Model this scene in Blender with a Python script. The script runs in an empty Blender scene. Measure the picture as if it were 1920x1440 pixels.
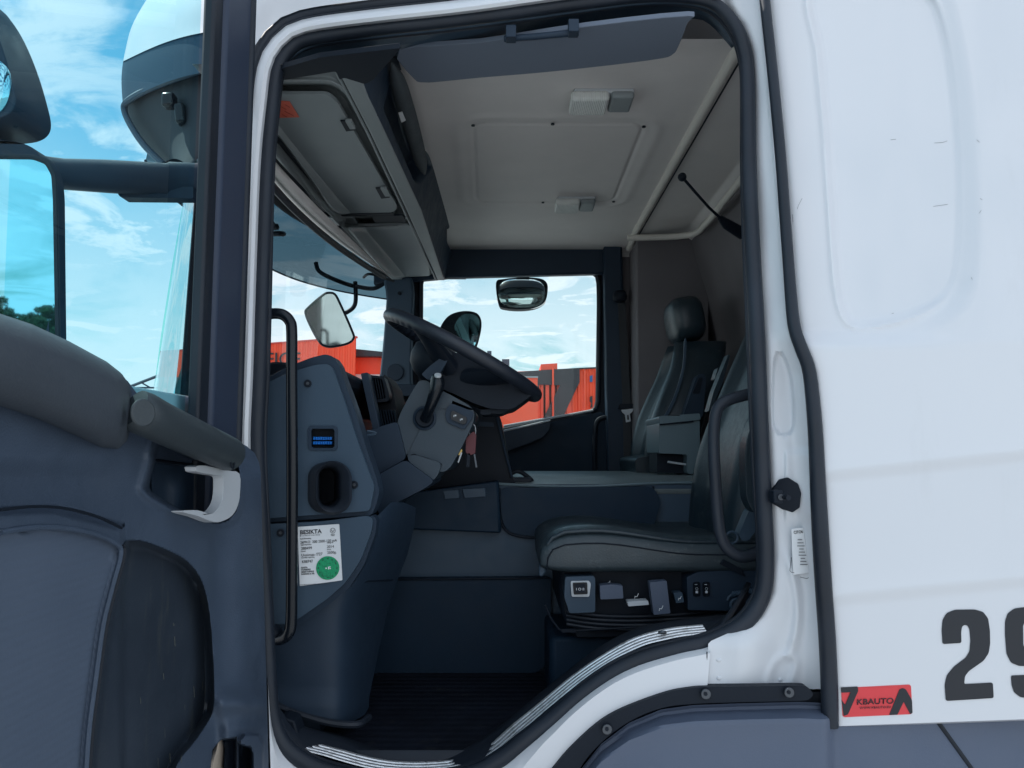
import bpy, bmesh, math, random
import numpy as np
from mathutils import Vector, Matrix
from mathutils.geometry import tessellate_polygon
random.seed(7)
# ------------------------------------------------------------------ camera, sky, sun, exposure
S = bpy.context.scene
COL = S.collection
F, CX, CY, HOR = 1400.0, 960.0, 720.0, 850.0      # focal length in photograph pixels, centre, horizon row
PITCH = math.atan((HOR - CY) / F)
CZ = 2.1                                          # camera height above the yard
cam = bpy.data.cameras.new('camera'); camo = bpy.data.objects.new('camera', cam); COL.objects.link(camo)
camo.location = (0, 0, CZ); camo.rotation_euler = (math.pi / 2 + PITCH, 0, 0)
cam.sensor_width = 36; cam.lens = 36 * F / 1920; cam.clip_start = 0.02; cam.clip_end = 3000
S.camera = camo
S.view_settings.view_transform = 'Standard'; S.view_settings.look = 'None'; S.view_settings.gamma = 1
S.view_settings.exposure = 0.3
S.cycles.use_denoising = True; S.cycles.caustics_reflective = False; S.cycles.caustics_refractive = False
S.cycles.max_bounces = 9; S.cycles.diffuse_bounces = 5; S.cycles.glossy_bounces = 5
S.cycles.transparent_max_bounces = 16; S.cycles.sample_clamp_indirect = 6

SUN_EL, SUN_AZ = math.radians(55), math.radians(158)    # azimuth measured from +X (rear of the truck) towards +Y (far side): the sun stands ahead of the cab, just beyond it
sd3 = Vector((math.cos(SUN_EL) * math.cos(SUN_AZ), math.cos(SUN_EL) * math.sin(SUN_AZ), math.sin(SUN_EL)))
sl = bpy.data.lights.new('sun', 'SUN'); sl.energy = 4.2; sl.angle = math.radians(0.5); sl.color = (1, .95, .88)
so = bpy.data.objects.new('sun', sl); COL.objects.link(so); so.rotation_euler = sd3.to_track_quat('Z', 'Y').to_euler()

W = bpy.data.worlds.new('World'); S.world = W; W.use_nodes = True
nt = W.node_tree; nt.nodes.clear()
def wn(t, **k):
    n = nt.nodes.new(t)
    for a, b in k.items(): setattr(n, a, b)
    return n
wo = wn('ShaderNodeOutputWorld'); bg = wn('ShaderNodeBackground'); bg.inputs['Strength'].default_value = 0.1
sky = wn('ShaderNodeTexSky', sky_type='NISHITA', sun_disc=False)
sky.sun_elevation = SUN_EL; sky.sun_rotation = math.pi / 2 - SUN_AZ; sky.ozone_density = 1.6; sky.air_density = 1.1; sky.dust_density = .6
tint = wn('ShaderNodeMix', data_type='RGBA', blend_type='MULTIPLY'); tint.inputs[0].default_value = 1
tint.inputs[7].default_value = (.60, 1.24, 1.20, 1)
nt.links.new(sky.outputs[0], tint.inputs[6])
tc = wn('ShaderNodeTexCoord'); sep = wn('ShaderNodeSeparateXYZ'); nt.links.new(tc.outputs['Generated'], sep.inputs[0])
def wm(op, a, b=None, clamp=False):
    n = wn('ShaderNodeMath', operation=op, use_clamp=clamp)
    for i, x in enumerate((a, b)):
        if x is None: continue
        if isinstance(x, (int, float)): n.inputs[i].default_value = x
        else: nt.links.new(x, n.inputs[i])
    return n.outputs[0]
zz = wm('ADD', wm('MAXIMUM', sep.outputs[2], 0.0), 0.16)
comb = wn('ShaderNodeCombineXYZ')
nt.links.new(wm('DIVIDE', sep.outputs[0], zz), comb.inputs[0]); nt.links.new(wm('DIVIDE', sep.outputs[1], zz), comb.inputs[1])
def noise(scale, detail, rough, lo, hi, off=0.0, dist=0.3, sc=(1, 1, 1)):
    mp = wn('ShaderNodeMapping'); mp.inputs['Location'].default_value = (off, off * .7, 0); mp.inputs['Scale'].default_value = sc
    nt.links.new(comb.outputs[0], mp.inputs[0])
    n = wn('ShaderNodeTexNoise'); n.inputs['Scale'].default_value = scale; n.inputs['Detail'].default_value = detail
    n.inputs['Roughness'].default_value = rough; n.inputs['Distortion'].default_value = dist
    nt.links.new(mp.outputs[0], n.inputs['Vector'])
    r = wn('ShaderNodeMapRange', interpolation_type='SMOOTHSTEP'); r.inputs[1].default_value = lo; r.inputs[2].default_value = hi
    nt.links.new(n.outputs[0], r.inputs[0]); return r.outputs[0]
big = noise(.5, 3, .5, .26, .46, 2.3)
puffs = noise(3.3, 9, .62, .39, .60, 5.1, .6, (1, 1.35, 1))
low = wn('ShaderNodeMapRange', interpolation_type='SMOOTHSTEP'); low.inputs[1].default_value = .46; low.inputs[2].default_value = .04
nt.links.new(sep.outputs[2], low.inputs[0])
veil = noise(1.15, 7, .58, .26, .54, 9.0, .8, (1, .55, 1))
m1 = wm('MULTIPLY', big, puffs, True)
m2 = wm('MULTIPLY', low.outputs[0], veil, True)
mask = wm('MULTIPLY', wm('MAXIMUM', m1, m2), .93, True)
cl = wn('ShaderNodeMix', data_type='RGBA'); nt.links.new(mask, cl.inputs[0])
# clouds behind the camera are made brighter, as added fill light
fb = wn('ShaderNodeMapRange', interpolation_type='SMOOTHSTEP'); fb.inputs[1].default_value = .45; fb.inputs[2].default_value = -.5
fb.inputs[3].default_value = 1.0; fb.inputs[4].default_value = 1.5; nt.links.new(sep.outputs[1], fb.inputs[0])
hz = wn('ShaderNodeMapRange', interpolation_type='SMOOTHSTEP'); hz.inputs[1].default_value = .0; hz.inputs[2].default_value = .45
hz.inputs[3].default_value = .72; hz.inputs[4].default_value = 1.0; nt.links.new(sep.outputs[2], hz.inputs[0])
def vmul(c, f):
    n = wn('ShaderNodeVectorMath', operation='SCALE')
    if isinstance(c, tuple): n.inputs[0].default_value = c
    else: nt.links.new(c, n.inputs[0])
    nt.links.new(f, n.inputs['Scale']); return n.outputs[0]
nt.links.new(vmul(tint.outputs[2], hz.outputs[0]), cl.inputs[6]); nt.links.new(vmul((8.5, 8.8, 9.6), fb.outputs[0]), cl.inputs[7])
nt.links.new(cl.outputs[2], bg.inputs[0]); nt.links.new(bg.outputs[0], wo.inputs[0])

# ------------------------------------------------------------------ geometry helpers
cp, sp = math.cos(PITCH), math.sin(PITCH)
def ray(px, py):
    a = (np.asarray(px, float) - CX) / F; b = (CY - np.asarray(py, float)) / F
    return a, cp - b * sp, sp + b * cp
def P(px, py, Y):                       # the point of the plane y = Y seen at a photograph position
    x, y, z = ray(px, py); t = Y / y
    return Vector((float(x * t), float(Y), float(z * t) + CZ))
def PX(px, py, X):
    x, y, z = ray(px, py); t = X / x
    return Vector((float(X), float(y * t), float(z * t) + CZ))
def PZ(px, py, Z):                      # Z is measured from eye level
    x, y, z = ray(px, py); t = Z / z
    return Vector((float(x * t), float(y * t), float(Z) + CZ))
PR = {'X': PX, 'Y': P, 'Z': PZ}
def st(x, a, b):
    t = np.clip((np.asarray(x, float) - a) / (b - a), 0, 1); return t * t * (3 - 2 * t)
def sdp(px, py, poly):                  # signed distance to a closed outline, negative inside
    px = np.asarray(px, float); py = np.asarray(py, float)
    d = np.full(px.shape, 1e18); ins = np.zeros(px.shape, bool); n = len(poly)
    for i in range(n):
        ax, ay = poly[i]; bx, by = poly[(i + 1) % n]
        ex, ey = bx - ax, by - ay; L = ex * ex + ey * ey + 1e-9
        t = np.clip(((px - ax) * ex + (py - ay) * ey) / L, 0, 1)
        d = np.minimum(d, (px - ax - t * ex) ** 2 + (py - ay - t * ey) ** 2)
        c = ((ay > py) != (by > py)) & (px < (bx - ax) * (py - ay) / ((by - ay) if abs(by - ay) > 1e-9 else 1e-9) + ax)
        ins ^= c
    return np.where(ins, -1, 1) * np.sqrt(d)
def cat(pts, n=8, closed=False):        # Catmull-Rom through any tuples
    pts = [np.array(p, float) for p in pts]; m = len(pts); out = []
    g = (lambda i: pts[i % m]) if closed else (lambda i: pts[min(max(i, 0), m - 1)])
    for i in range(m if closed else m - 1):
        a, b, c, d = g(i - 1), g(i), g(i + 1), g(i + 2)
        for k in range(n):
            t = k / n
            out.append(.5 * ((2 * b) + (-a + c) * t + (2 * a - 5 * b + 4 * c - d) * t * t + (-a + 3 * b - 3 * c + d) * t ** 3))
    if not closed: out.append(pts[-1])
    return [tuple(p) for p in out]
def rr(x0, y0, x1, y1, r, n=5):
    o = []
    for cx, cy, a in ((x1 - r, y0 + r, -90), (x1 - r, y1 - r, 0), (x0 + r, y1 - r, 90), (x0 + r, y0 + r, 180)):
        for k in range(n + 1):
            t = math.radians(a + 90 * k / n); o.append((cx + r * math.cos(t), cy + r * math.sin(t)))
    return o
def rnd(poly, r, n=4):                  # round an outline's corners by r
    o = []; m = len(poly)
    for i in range(m):
        p = np.array(poly[i], float); a = np.array(poly[i - 1], float); b = np.array(poly[(i + 1) % m], float)
        la, lb = np.linalg.norm(a - p), np.linalg.norm(b - p); q = min(r, la * .45, lb * .45)
        s, e = p + (a - p) / (la + 1e-9) * q, p + (b - p) / (lb + 1e-9) * q
        for k in range(n + 1):
            t = k / n; o.append(tuple((1 - t) ** 2 * s + 2 * t * (1 - t) * p + t * t * e))
    return o

class MB:
    def __init__(s): s.v = []; s.f = []; s.mi = []
    def add(s, vs, fs, mi=0):
        o = len(s.v); s.v += [tuple(v) for v in vs]; s.f += [tuple(i + o for i in f) for f in fs]; s.mi += [mi] * len(fs); return s
    def grid(s, rows, cu=False, cv=False, mi=0):
        nr, nc = len(rows), len(rows[0]); vs = [p for r in rows for p in r]; fs = []
        for i in range(nr if cv else nr - 1):
            for j in range(nc if cu else nc - 1):
                a, b = i * nc + j, i * nc + (j + 1) % nc; i2 = (i + 1) % nr
                fs.append((a, b, i2 * nc + (j + 1) % nc, i2 * nc + j))
        return s.add(vs, fs, mi)
    def prism(s, front, vec, holes=(), mi=0):
        vec = Vector(vec); loops = [list(front)] + [list(h) for h in holes]
        allv = [Vector(p) for L in loops for p in L]; n = len(allv)
        tris = tessellate_polygon([[Vector(p) for p in L] for L in loops])
        fs = [tuple(t) for t in tris] + [tuple(i + n for i in reversed(t)) for t in tris]
        o = 0
        for L in loops:
            m = len(L); fs += [(o + i, o + (i + 1) % m, o + (i + 1) % m + n, o + i + n) for i in range(m)]; o += m
        return s.add(allv + [v + vec for v in allv], fs, mi)
    def box(s, c, d, rot=None, mi=0):
        c = Vector(c); vs = [Vector((x * d[0] / 2, y * d[1] / 2, z * d[2] / 2)) for x in (-1, 1) for y in (-1, 1) for z in (-1, 1)]
        if rot is not None: vs = [rot @ v for v in vs]
        return s.add([v + c for v in vs], [(0, 1, 3, 2), (4, 6, 7, 5), (0, 4, 5, 1), (2, 3, 7, 6), (0, 2, 6, 4), (1, 5, 7, 3)], mi)
    def tube(s, pts, r, n=12, closed=False, cap=True, flat=1.0, mi=0):
        pts = [Vector(p) for p in pts]; m = len(pts); rad = r if isinstance(r, (list, tuple)) else [r] * m
        rows = []; up = None
        for i in range(m):
            a = pts[i - 1] if (closed or i) else pts[i]; b = pts[(i + 1) % m] if (closed or i < m - 1) else pts[i]
            t = (b - a).normalized()
            if up is None:
                up = Vector((0, 1, 0)) if abs(t.y) < .9 else Vector((1, 0, 0))
            u = (up - t * up.dot(t)).normalized(); w = t.cross(u); up = u
            rows.append([pts[i] + u * math.cos(2 * math.pi * k / n) * rad[i] * flat + w * math.sin(2 * math.pi * k / n) * rad[i] for k in range(n)])
        o = len(s.v); s.grid(rows, cu=True, cv=closed, mi=mi)
        if cap and not closed:
            s.f.append(tuple(o + k for k in reversed(range(n)))); s.f.append(tuple(o + (m - 1) * n + k for k in range(n))); s.mi += [mi, mi]
        return s
    def ball(s, c, r, n=12, rot=None, e=1.0, mi=0):
        c = Vector(c); r = Vector(r) if not isinstance(r, (int, float)) else Vector((r, r, r)); rows = []
        pw = lambda q: math.copysign(abs(q) ** e, q)
        for i in range(n + 1):
            a = math.pi * i / n - math.pi / 2; row = []
            for k in range(2 * n):
                b = math.pi * k / n
                v = Vector((r.x * pw(math.cos(a)) * pw(math.cos(b)), r.y * pw(math.cos(a)) * pw(math.sin(b)), r.z * pw(math.sin(a))))
                row.append(c + (rot @ v if rot is not None else v))
            rows.append(row)
        return s.grid(rows, cu=True, mi=mi)
    def cyl(s, c, axis, r, h, n=20, r2=None, mi=0):
        c = Vector(c); a = Vector(axis).normalized(); u = a.orthogonal().normalized(); w = a.cross(u); r2 = r if r2 is None else r2
        ring = lambda R, z: [c + a * z + (u * math.cos(2 * math.pi * k / n) + w * math.sin(2 * math.pi * k / n)) * R for k in range(n)]
        return s.add(ring(r, -h / 2) + ring(r2, h / 2), [(k, (k + 1) % n, n + (k + 1) % n, n + k) for k in range(n)] + [tuple(reversed(range(n))), tuple(range(n, 2 * n))], mi)
    def build(s, name, mat, parent=None, bev=0, sub=0, solid=0, ang=38, seg=2, weld=False, off=-1):
        me = bpy.data.meshes.new(name); me.from_pydata(s.v, [], s.f)
        mats = mat if isinstance(mat, (list, tuple)) else [mat]
        for m in mats: me.materials.append(m)
        if len(mats) > 1:
            for p, i in zip(me.polygons, s.mi): p.material_index = i
        bm = bmesh.new(); bm.from_mesh(me)
        if weld: bmesh.ops.remove_doubles(bm, verts=bm.verts, dist=1e-5)
        bmesh.ops.recalc_face_normals(bm, faces=bm.faces); bm.to_mesh(me); bm.free()
        me.shade_smooth()
        me.set_sharp_from_angle(angle=math.radians(ang))
        o = bpy.data.objects.new(name, me); COL.objects.link(o)
        if parent is not None: o.parent = parent
        if solid:
            m = o.modifiers.new('s', 'SOLIDIFY'); m.thickness = solid; m.offset = off
        if bev:
            m = o.modifiers.new('b', 'BEVEL'); m.width = bev; m.segments = seg; m.limit_method = 'ANGLE'; m.angle_limit = math.radians(40)
        if sub:
            m = o.modifiers.new('u', 'SUBSURF'); m.levels = m.render_levels = sub
        return o
def ev(d, x, y): return d(x, y) if callable(d) else d
def outl(poly, D, mode='Y'):
    f = PR[mode]; return [f(x, y, float(ev(D, x, y))) for x, y in poly]
VEC = {'Y': (0, 1, 0), 'X': (-1, 0, 0), 'Z': (0, 0, 1)}
def slab(name, poly, D, th, mat, parent, mode='Y', bev=0, holes=(), **k):
    return MB().prism(outl(poly, D, mode), Vector(VEC[mode]) * th, [outl(h, D, mode) for h in holes]).build(name, mat, parent, bev=bev, **k)
def sheet(name, A, B, nu, nv, D, mat, parent, mode='Y', cols=False, solid=0, mb=None, **k):
    """Surface between outlines A and B. rows: A/B are left/right edges as x(y). cols: A/B are top/bottom edges as y(x)."""
    A = np.array(A, float); B = np.array(B, float); i, j = (0, 1) if cols else (1, 0)
    t0 = max(A[:, i].min(), B[:, i].min()); t1 = min(A[:, i].max(), B[:, i].max())
    T = np.linspace(t0, t1, nv); a = np.interp(T, A[:, i], A[:, j]); b = np.interp(T, B[:, i], B[:, j])
    U = np.linspace(0, 1, nu)[None, :]; V = a[:, None] * (1 - U) + b[:, None] * U; TT = np.repeat(T[:, None], nu, 1)
    px, py = (TT, V) if cols else (V, TT)
    d = D(px, py) if callable(D) else np.full(px.shape, float(D)); d = np.broadcast_to(d, px.shape)
    f = PR[mode]; rows = [[f(px[r, c], py[r, c], float(d[r, c])) for c in range(nu)] for r in range(nv)]
    m = mb or MB(); m.grid(rows)
    return m if mb is not None else m.build(name, mat, parent, solid=solid, **k)
def loft(name, lines, mat, parent, n=6, **k):     # 3D polylines joined into a surface
    return MB().grid([list(l) for l in lines]).build(name, mat, parent, **k)
def resamp(pts, n):
    p = np.array([tuple(q) for q in pts], float); s = np.r_[0, np.cumsum(np.linalg.norm(np.diff(p, axis=0), axis=1))]
    t = np.linspace(0, s[-1], n); return [tuple(np.interp(x, s, p[:, c]) for c in range(p.shape[1])) for x in t]
def ptube(name, pts, r, mat, parent, mode='Y', n=12, closed=False, sm=6, flat=1.0, **k):
    """pts: (px, py, depth[, radius])"""
    c = cat(pts, sm, closed) if sm else pts
    rad = [q[3] for q in c] if len(c[0]) > 3 else r
    return MB().tube([PR[mode](q[0], q[1], q[2]) for q in c], rad, n, closed, flat=flat).build(name, mat, parent, **k)
FONT = {}
def text(name, s, px, py, Y, h, mat, parent, rot=0.0, sx=1.0, bold=0.0, ext=.0004, mode='Y', sp=1.0, M=None, df=None):
    """lettering of height h photograph pixels with its lower left corner at px,py"""
    c = bpy.data.curves.new(name, 'FONT'); c.body = s; c.size = 1; c.offset = bold; c.space_character = sp
    t = bpy.data.objects.new(name, c); COL.objects.link(t)
    dg = bpy.context.evaluated_depsgraph_get(); dg.update(); me = bpy.data.meshes.new_from_object(t.evaluated_get(dg))
    bpy.data.objects.remove(t); o3 = P(px, py, Y); k = Y * h / F / .70
    ca, sa = math.cos(rot), math.sin(rot)
    for v in me.vertices:
        x, y = v.co.x * k * sx, v.co.y * k
        if df:
            qx = px + (x * ca + y * sa) * F / Y; qy = py - (y * ca + x * sa) * F / Y; v.co = P(qx, qy, float(df(qx, qy)))
        else: v.co = (o3.x + x * ca - y * sa, o3.y, o3.z + x * sa + y * ca)
    me.materials.clear(); me.materials.append(mat)
    o = bpy.data.objects.new(name, me); COL.objects.link(o); o.parent = parent
    m = o.modifiers.new('s', 'SOLIDIFY'); m.thickness = ext; m.offset = 0
    return o
def thing(name, label, cat_, loc=(0, 0, 0), group=None):
    o = bpy.data.objects.new(name, None); COL.objects.link(o); o.location = loc; o.empty_display_size = .2
    o['label'] = label; o['category'] = cat_
    if group: o['group'] = group
    return o
def tag(o, label=None, cat_=None, group=None, kind=None):
    for k, v in (('label', label), ('category', cat_), ('group', group), ('kind', kind)):
        if v: o[k] = v
    return o

# ------------------------------------------------------------------ materials
def mat(name, col, rough=.5, metal=0, bump=0, bscale=60, var=0, vscale=3, spec=.5, coat=0, dirt=None, dscale=8, dst=None, wave=None, trans=0, emit=None):
    m = bpy.data.materials.new(name); m.use_nodes = True; t = m.node_tree; b = t.nodes['Principled BSDF']; L = t.links
    b.inputs['Base Color'].default_value = (*col, 1); b.inputs['Roughness'].default_value = rough; b.inputs['Metallic'].default_value = metal
    b.inputs['Specular IOR Level'].default_value = spec
    if coat: b.inputs['Coat Weight'].default_value = coat; b.inputs['Coat Roughness'].default_value = .08
    tcn = t.nodes.new('ShaderNodeTexCoord')
    def nz(sc, det=5, r=.6):
        n = t.nodes.new('ShaderNodeTexNoise'); n.inputs['Scale'].default_value = sc; n.inputs['Detail'].default_value = det
        n.inputs['Roughness'].default_value = r; L.new(tcn.outputs['Object'], n.inputs['Vector']); return n
    def ramp(src, lo, hi, a=0, c=1):
        r = t.nodes.new('ShaderNodeMapRange'); r.inputs[1].default_value = lo; r.inputs[2].default_value = hi
        r.inputs[3].default_value = a; r.inputs[4].default_value = c; L.new(src, r.inputs[0]); return r.outputs[0]
    cur = None
    if var:
        n = nz(vscale, 6, .62); mx = t.nodes.new('ShaderNodeMix'); mx.data_type = 'RGBA'
        mx.inputs[6].default_value = (*[c * (1 - var) for c in col], 1); mx.inputs[7].default_value = (*[min(1, c * (1 + var)) for c in col], 1)
        L.new(ramp(n.outputs[0], .3, .7), mx.inputs[0]); cur = mx.outputs[2]
        L.new(cur, b.inputs['Base Color'])
        L.new(ramp(nz(vscale * 4).outputs[0], .3, .7, rough * .85, min(1, rough * 1.15)), b.inputs['Roughness'])
    if dirt:
        n = nz(dscale, 9, .7)
        if dst:
            mp = t.nodes.new('ShaderNodeMapping'); mp.inputs['Scale'].default_value = dst; L.new(tcn.outputs['Object'], mp.inputs[0]); L.new(mp.outputs[0], n.inputs['Vector'])
        mx = t.nodes.new('ShaderNodeMix'); mx.data_type = 'RGBA'
        L.new(ramp(n.outputs[0], dirt[1], dirt[2]), mx.inputs[0])
        if cur: L.new(cur, mx.inputs[6])
        else: mx.inputs[6].default_value = (*col, 1)
        mx.inputs[7].default_value = (*dirt[0], 1); L.new(mx.outputs[2], b.inputs['Base Color'])
    hs = None
    if wave:                              # (scale, rotation, strength, direction)
        mp = t.nodes.new('ShaderNodeMapping'); mp.inputs['Rotation'].default_value = wave[1]; L.new(tcn.outputs['Object'], mp.inputs[0])
        w = t.nodes.new('ShaderNodeTexWave'); w.inputs['Scale'].default_value = wave[0]; w.wave_profile = 'SIN'; L.new(mp.outputs[0], w.inputs[0])
        bp = t.nodes.new('ShaderNodeBump'); bp.inputs['Strength'].default_value = wave[2]; bp.inputs['Distance'].default_value = .002
        L.new(w.outputs[1], bp.inputs['Height']); hs = bp.outputs[0]; L.new(hs, b.inputs['Normal'])
    if bump:
        bp = t.nodes.new('ShaderNodeBump'); bp.inputs['Strength'].default_value = bump; bp.inputs['Distance'].default_value = .0015
        L.new(nz(bscale, 3).outputs[0], bp.inputs['Height'])
        if hs: L.new(hs, bp.inputs['Normal'])
        L.new(bp.outputs[0], b.inputs['Normal'])
    return m
def glassmat(name, col, refl=.12, rough=0.0):
    m = bpy.data.materials.new(name); m.use_nodes = True; t = m.node_tree; t.nodes.clear(); L = t.links
    o = t.nodes.new('ShaderNodeOutputMaterial'); mx = t.nodes.new('ShaderNodeMixShader'); tr = t.nodes.new('ShaderNodeBsdfTransparent')
    gl = t.nodes.new('ShaderNodeBsdfGlossy'); gl.inputs['Roughness'].default_value = rough; tr.inputs[0].default_value = (*col, 1)
    fr = t.nodes.new('ShaderNodeLayerWeight'); fr.inputs[0].default_value = .35
    r = t.nodes.new('ShaderNodeMapRange'); r.inputs[3].default_value = refl * .35; r.inputs[4].default_value = min(1, refl * 5); L.new(fr.outputs['Fresnel'], r.inputs[0])
    L.new(r.outputs[0], mx.inputs[0]); L.new(tr.outputs[0], mx.inputs[1]); L.new(gl.outputs[0], mx.inputs[2]); L.new(mx.outputs[0], o.inputs[0])
    return m
M = {}
M['white'] = mat('white_paint', (.72, .735, .765), .34, coat=.4, dirt=((.58, .59, .60), .56, 1.0), dscale=2.6, dst=(1, 1, .22))
M['jamb'] = mat('pillar_paint', (.68, .70, .73), .42, coat=.2, var=.03, vscale=5, dirt=((.50, .44, .36), .66, .86), dscale=5, bump=.05, bscale=14)
M['rubber'] = mat('seal_rubber', (.015, .021, .032), .50, bump=.15, bscale=70, var=.25, vscale=6, spec=.38)
M['black'] = mat('black_plastic', (.008, .013, .022), .55, bump=.2, bscale=300, spec=.22)
M['gloss'] = mat('gloss_black', (.006, .009, .014), .24, spec=.35)
M['trim'] = mat('grey_trim', (.042, .072, .108), .50, dirt=((.12, .14, .17), .66, 1.05), dscale=5, bump=.25, bscale=420, var=.07, vscale=5, spec=.35)
M['trim2'] = mat('dark_grey_trim', (.020, .036, .060), .50, bump=.25, bscale=420, var=.08, vscale=5, spec=.28)
M['navy'] = mat('footwell_trim', (.010, .026, .048), .56, bump=.25, bscale=420, var=.10, vscale=5, spec=.22)
M['box'] = mat('pale_grey_box', (.13, .185, .21), .45, bump=.2, bscale=300)
M['doortrim'] = mat('door_trim', (.056, .080, .120), .50, bump=.55, bscale=380, var=.14, vscale=6, spec=.4, dirt=((.13, .15, .18), .66, 1.05), dscale=4)
M['pad'] = mat('soft_armrest', (.050, .062, .078), .56, bump=.35, bscale=260, var=.06)
M['insert'] = mat('ribbed_insert', (.082, .110, .158), .62, wave=(62, (0, 0.55, 0), .22), bump=.2, bscale=300, var=.05)
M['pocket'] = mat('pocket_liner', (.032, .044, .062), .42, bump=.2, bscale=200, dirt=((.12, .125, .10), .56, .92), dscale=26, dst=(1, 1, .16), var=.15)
M['leather'] = mat('black_leather', (.018, .032, .043), .36, bump=.5, bscale=230, var=.12, vscale=14, dirt=((.10, .12, .125), .60, .80), dscale=22)
M['wheel'] = mat('wheel_leather', (.016, .022, .034), .42, bump=.4, bscale=260, var=.1)
M['tube'] = mat('grab_tube', (.038, .050, .058), .46, bump=.2, bscale=260, var=.06)
M['frame'] = mat('window_frame', (.034, .048, .082), .50, bump=.15, bscale=300, spec=.4)
M['aqua'] = glassmat('aqua_deflector', (.42, .88, .76), .16)
M['fabric'] = mat('seat_fabric', (.055, .068, .078), .75, bump=.5, bscale=400, var=.12, vscale=20)
M['lining'] = mat('roof_lining', (.76, .72, .70), .90, bump=.3, bscale=260, var=.05, vscale=4)
M['lining2'] = mat('rear_lining', (.165, .155, .165), .92, bump=.4, bscale=200, var=.12, vscale=4)
M['shelf'] = mat('shelf_plastic', (.265, .295, .305), .55, bump=.3, bscale=380, var=.05)
M['shelfd'] = mat('locker_plastic', (.25, .28, .295), .52, bump=.3, bscale=380, var=.06)
M['alu'] = mat('brushed_aluminium', (.88, .89, .90), .42, metal=.75, bump=.15, bscale=120, var=.05, dirt=((.38, .38, .37), .50, .72), dscale=45)
M['steel'] = mat('bolt_steel', (.10, .11, .125), .45, metal=.8, bump=.3, bscale=120)
M['silver'] = mat('silver_plastic', (.56, .59, .62), .36, var=.03)
M['lens'] = mat('light_lens', (.82, .83, .80), .22, wave=(60, (0, 0, 0), .8), spec=.6)
M['mirror'] = mat('mirror_glass', (.36, .62, .70), .02, metal=1)
M['mirror2'] = mat('mirror_glass_dark', (.66, .72, .72), .05, metal=1)
M['glass'] = glassmat('windscreen_glass', (.92, .98, .97), .02)
M['glass2'] = glassmat('door_glass', (.62, .93, .98), .018)
M['smoke'] = glassmat('smoked_visor', (.13, .19, .22), .05)
M['tintblue'] = mat('visor_band', (.006, .040, .080), .48, spec=.25, bump=.1, bscale=30)
M['ribtrim'] = mat('lining_seam', (.74, .70, .64), .7)
M['worn'] = mat('worn_leather', (.036, .052, .062), .40, bump=.5, bscale=230, var=.15, vscale=14, dirt=((.13, .15, .15), .58, .80), dscale=24)
M['coltrim'] = mat('column_trim', (.030, .050, .070), .46, bump=.25, bscale=420, var=.06)
M['matt'] = mat('matt_black', (.012, .016, .024), .75, bump=.3, bscale=60)
M['sticker'] = mat('white_sticker', (.78, .80, .82), .45)
M['ink'] = mat('printed_ink', (.015, .018, .025), .5)
M['green'] = mat('green_print', (.01, .36, .15), .45, dirt=((.005, .16, .08), .52, .56), dscale=420)
M['red'] = mat('red_sticker', (.75, .055, .065), .42, var=.06, vscale=9)
M['orange'] = mat('orange_sticker', (.66, .11, .06), .5)
M['blue'] = mat('blue_connector', (.005, .22, .80), .35)
M['floor'] = mat('rubber_mat', (.007, .010, .018), .70, spec=.2, wave=(9, (0, 0, 1.57), .9), bump=.6, bscale=80, var=.3, vscale=10, dirt=((.035, .036, .036), .60, .78), dscale=14)
M['carpet'] = mat('tunnel_cover', (.22, .255, .26), .44, wave=(85, (0, 0, .5), .5), bump=.3, bscale=300, var=.06)
M['fender'] = mat('grey_wheel_arch', (.088, .112, .165), .55, bump=.25, bscale=300, var=.06)
M['paper'] = mat('brown_card', (.42, .35, .28), .7, var=.1, vscale=12)
M['hred'] = mat('red_cladding', (.86, .085, .028), .50, wave=(2.4, (0, 0, 0), .6), var=.06, vscale=.8)
M['hblack'] = mat('black_wall_paint', (.035, .035, .04), .6, var=.15, vscale=1, dirt=((.3, .05, .04), .72, .80), dscale=5)
M['hgrey'] = mat('plinth_concrete', (.30, .32, .33), .8, bump=.3, bscale=3, var=.1)
M['asphalt'] = mat('yard_asphalt', (.37, .375, .38), .92, bump=.6, bscale=30, var=.18, vscale=.6)
M['leaf'] = mat('leaves', (.055, .085, .035), .7, var=.5, vscale=1.2)
M['bark'] = mat('bark', (.10, .075, .055), .9, bump=1, bscale=10, var=.3)
M['keyred'] = mat('key_fob_red', (.11, .012, .02), .45)
M['brass'] = mat('key_brass', (.70, .50, .18), .35, metal=.9)
M['webbing'] = mat('belt_webbing', (.03, .034, .04), .7, bump=.4, bscale=500)
# ------------------------------------------------------------------ the yard
g = MB().box((0, 60, -.05), (900, 900, .1)).build('ground', M['asphalt']); g['kind'] = 'structure'

truck = thing('truck', 'white truck cab with its driver door swung open, showing the grey driving compartment', 'truck')
T = truck
def part(name, parent=None): # an Empty grouping the pieces of a large part
    o = bpy.data.objects.new(name, None); COL.objects.link(o); o.parent = parent or T; o.empty_display_size = .1; return o

# ---- side profile: the cab side leans inwards above the belt
def side(py): return 1.50 + .10 * np.clip((640 - np.asarray(py, float)) / 640, 0, 1.5)

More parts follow.
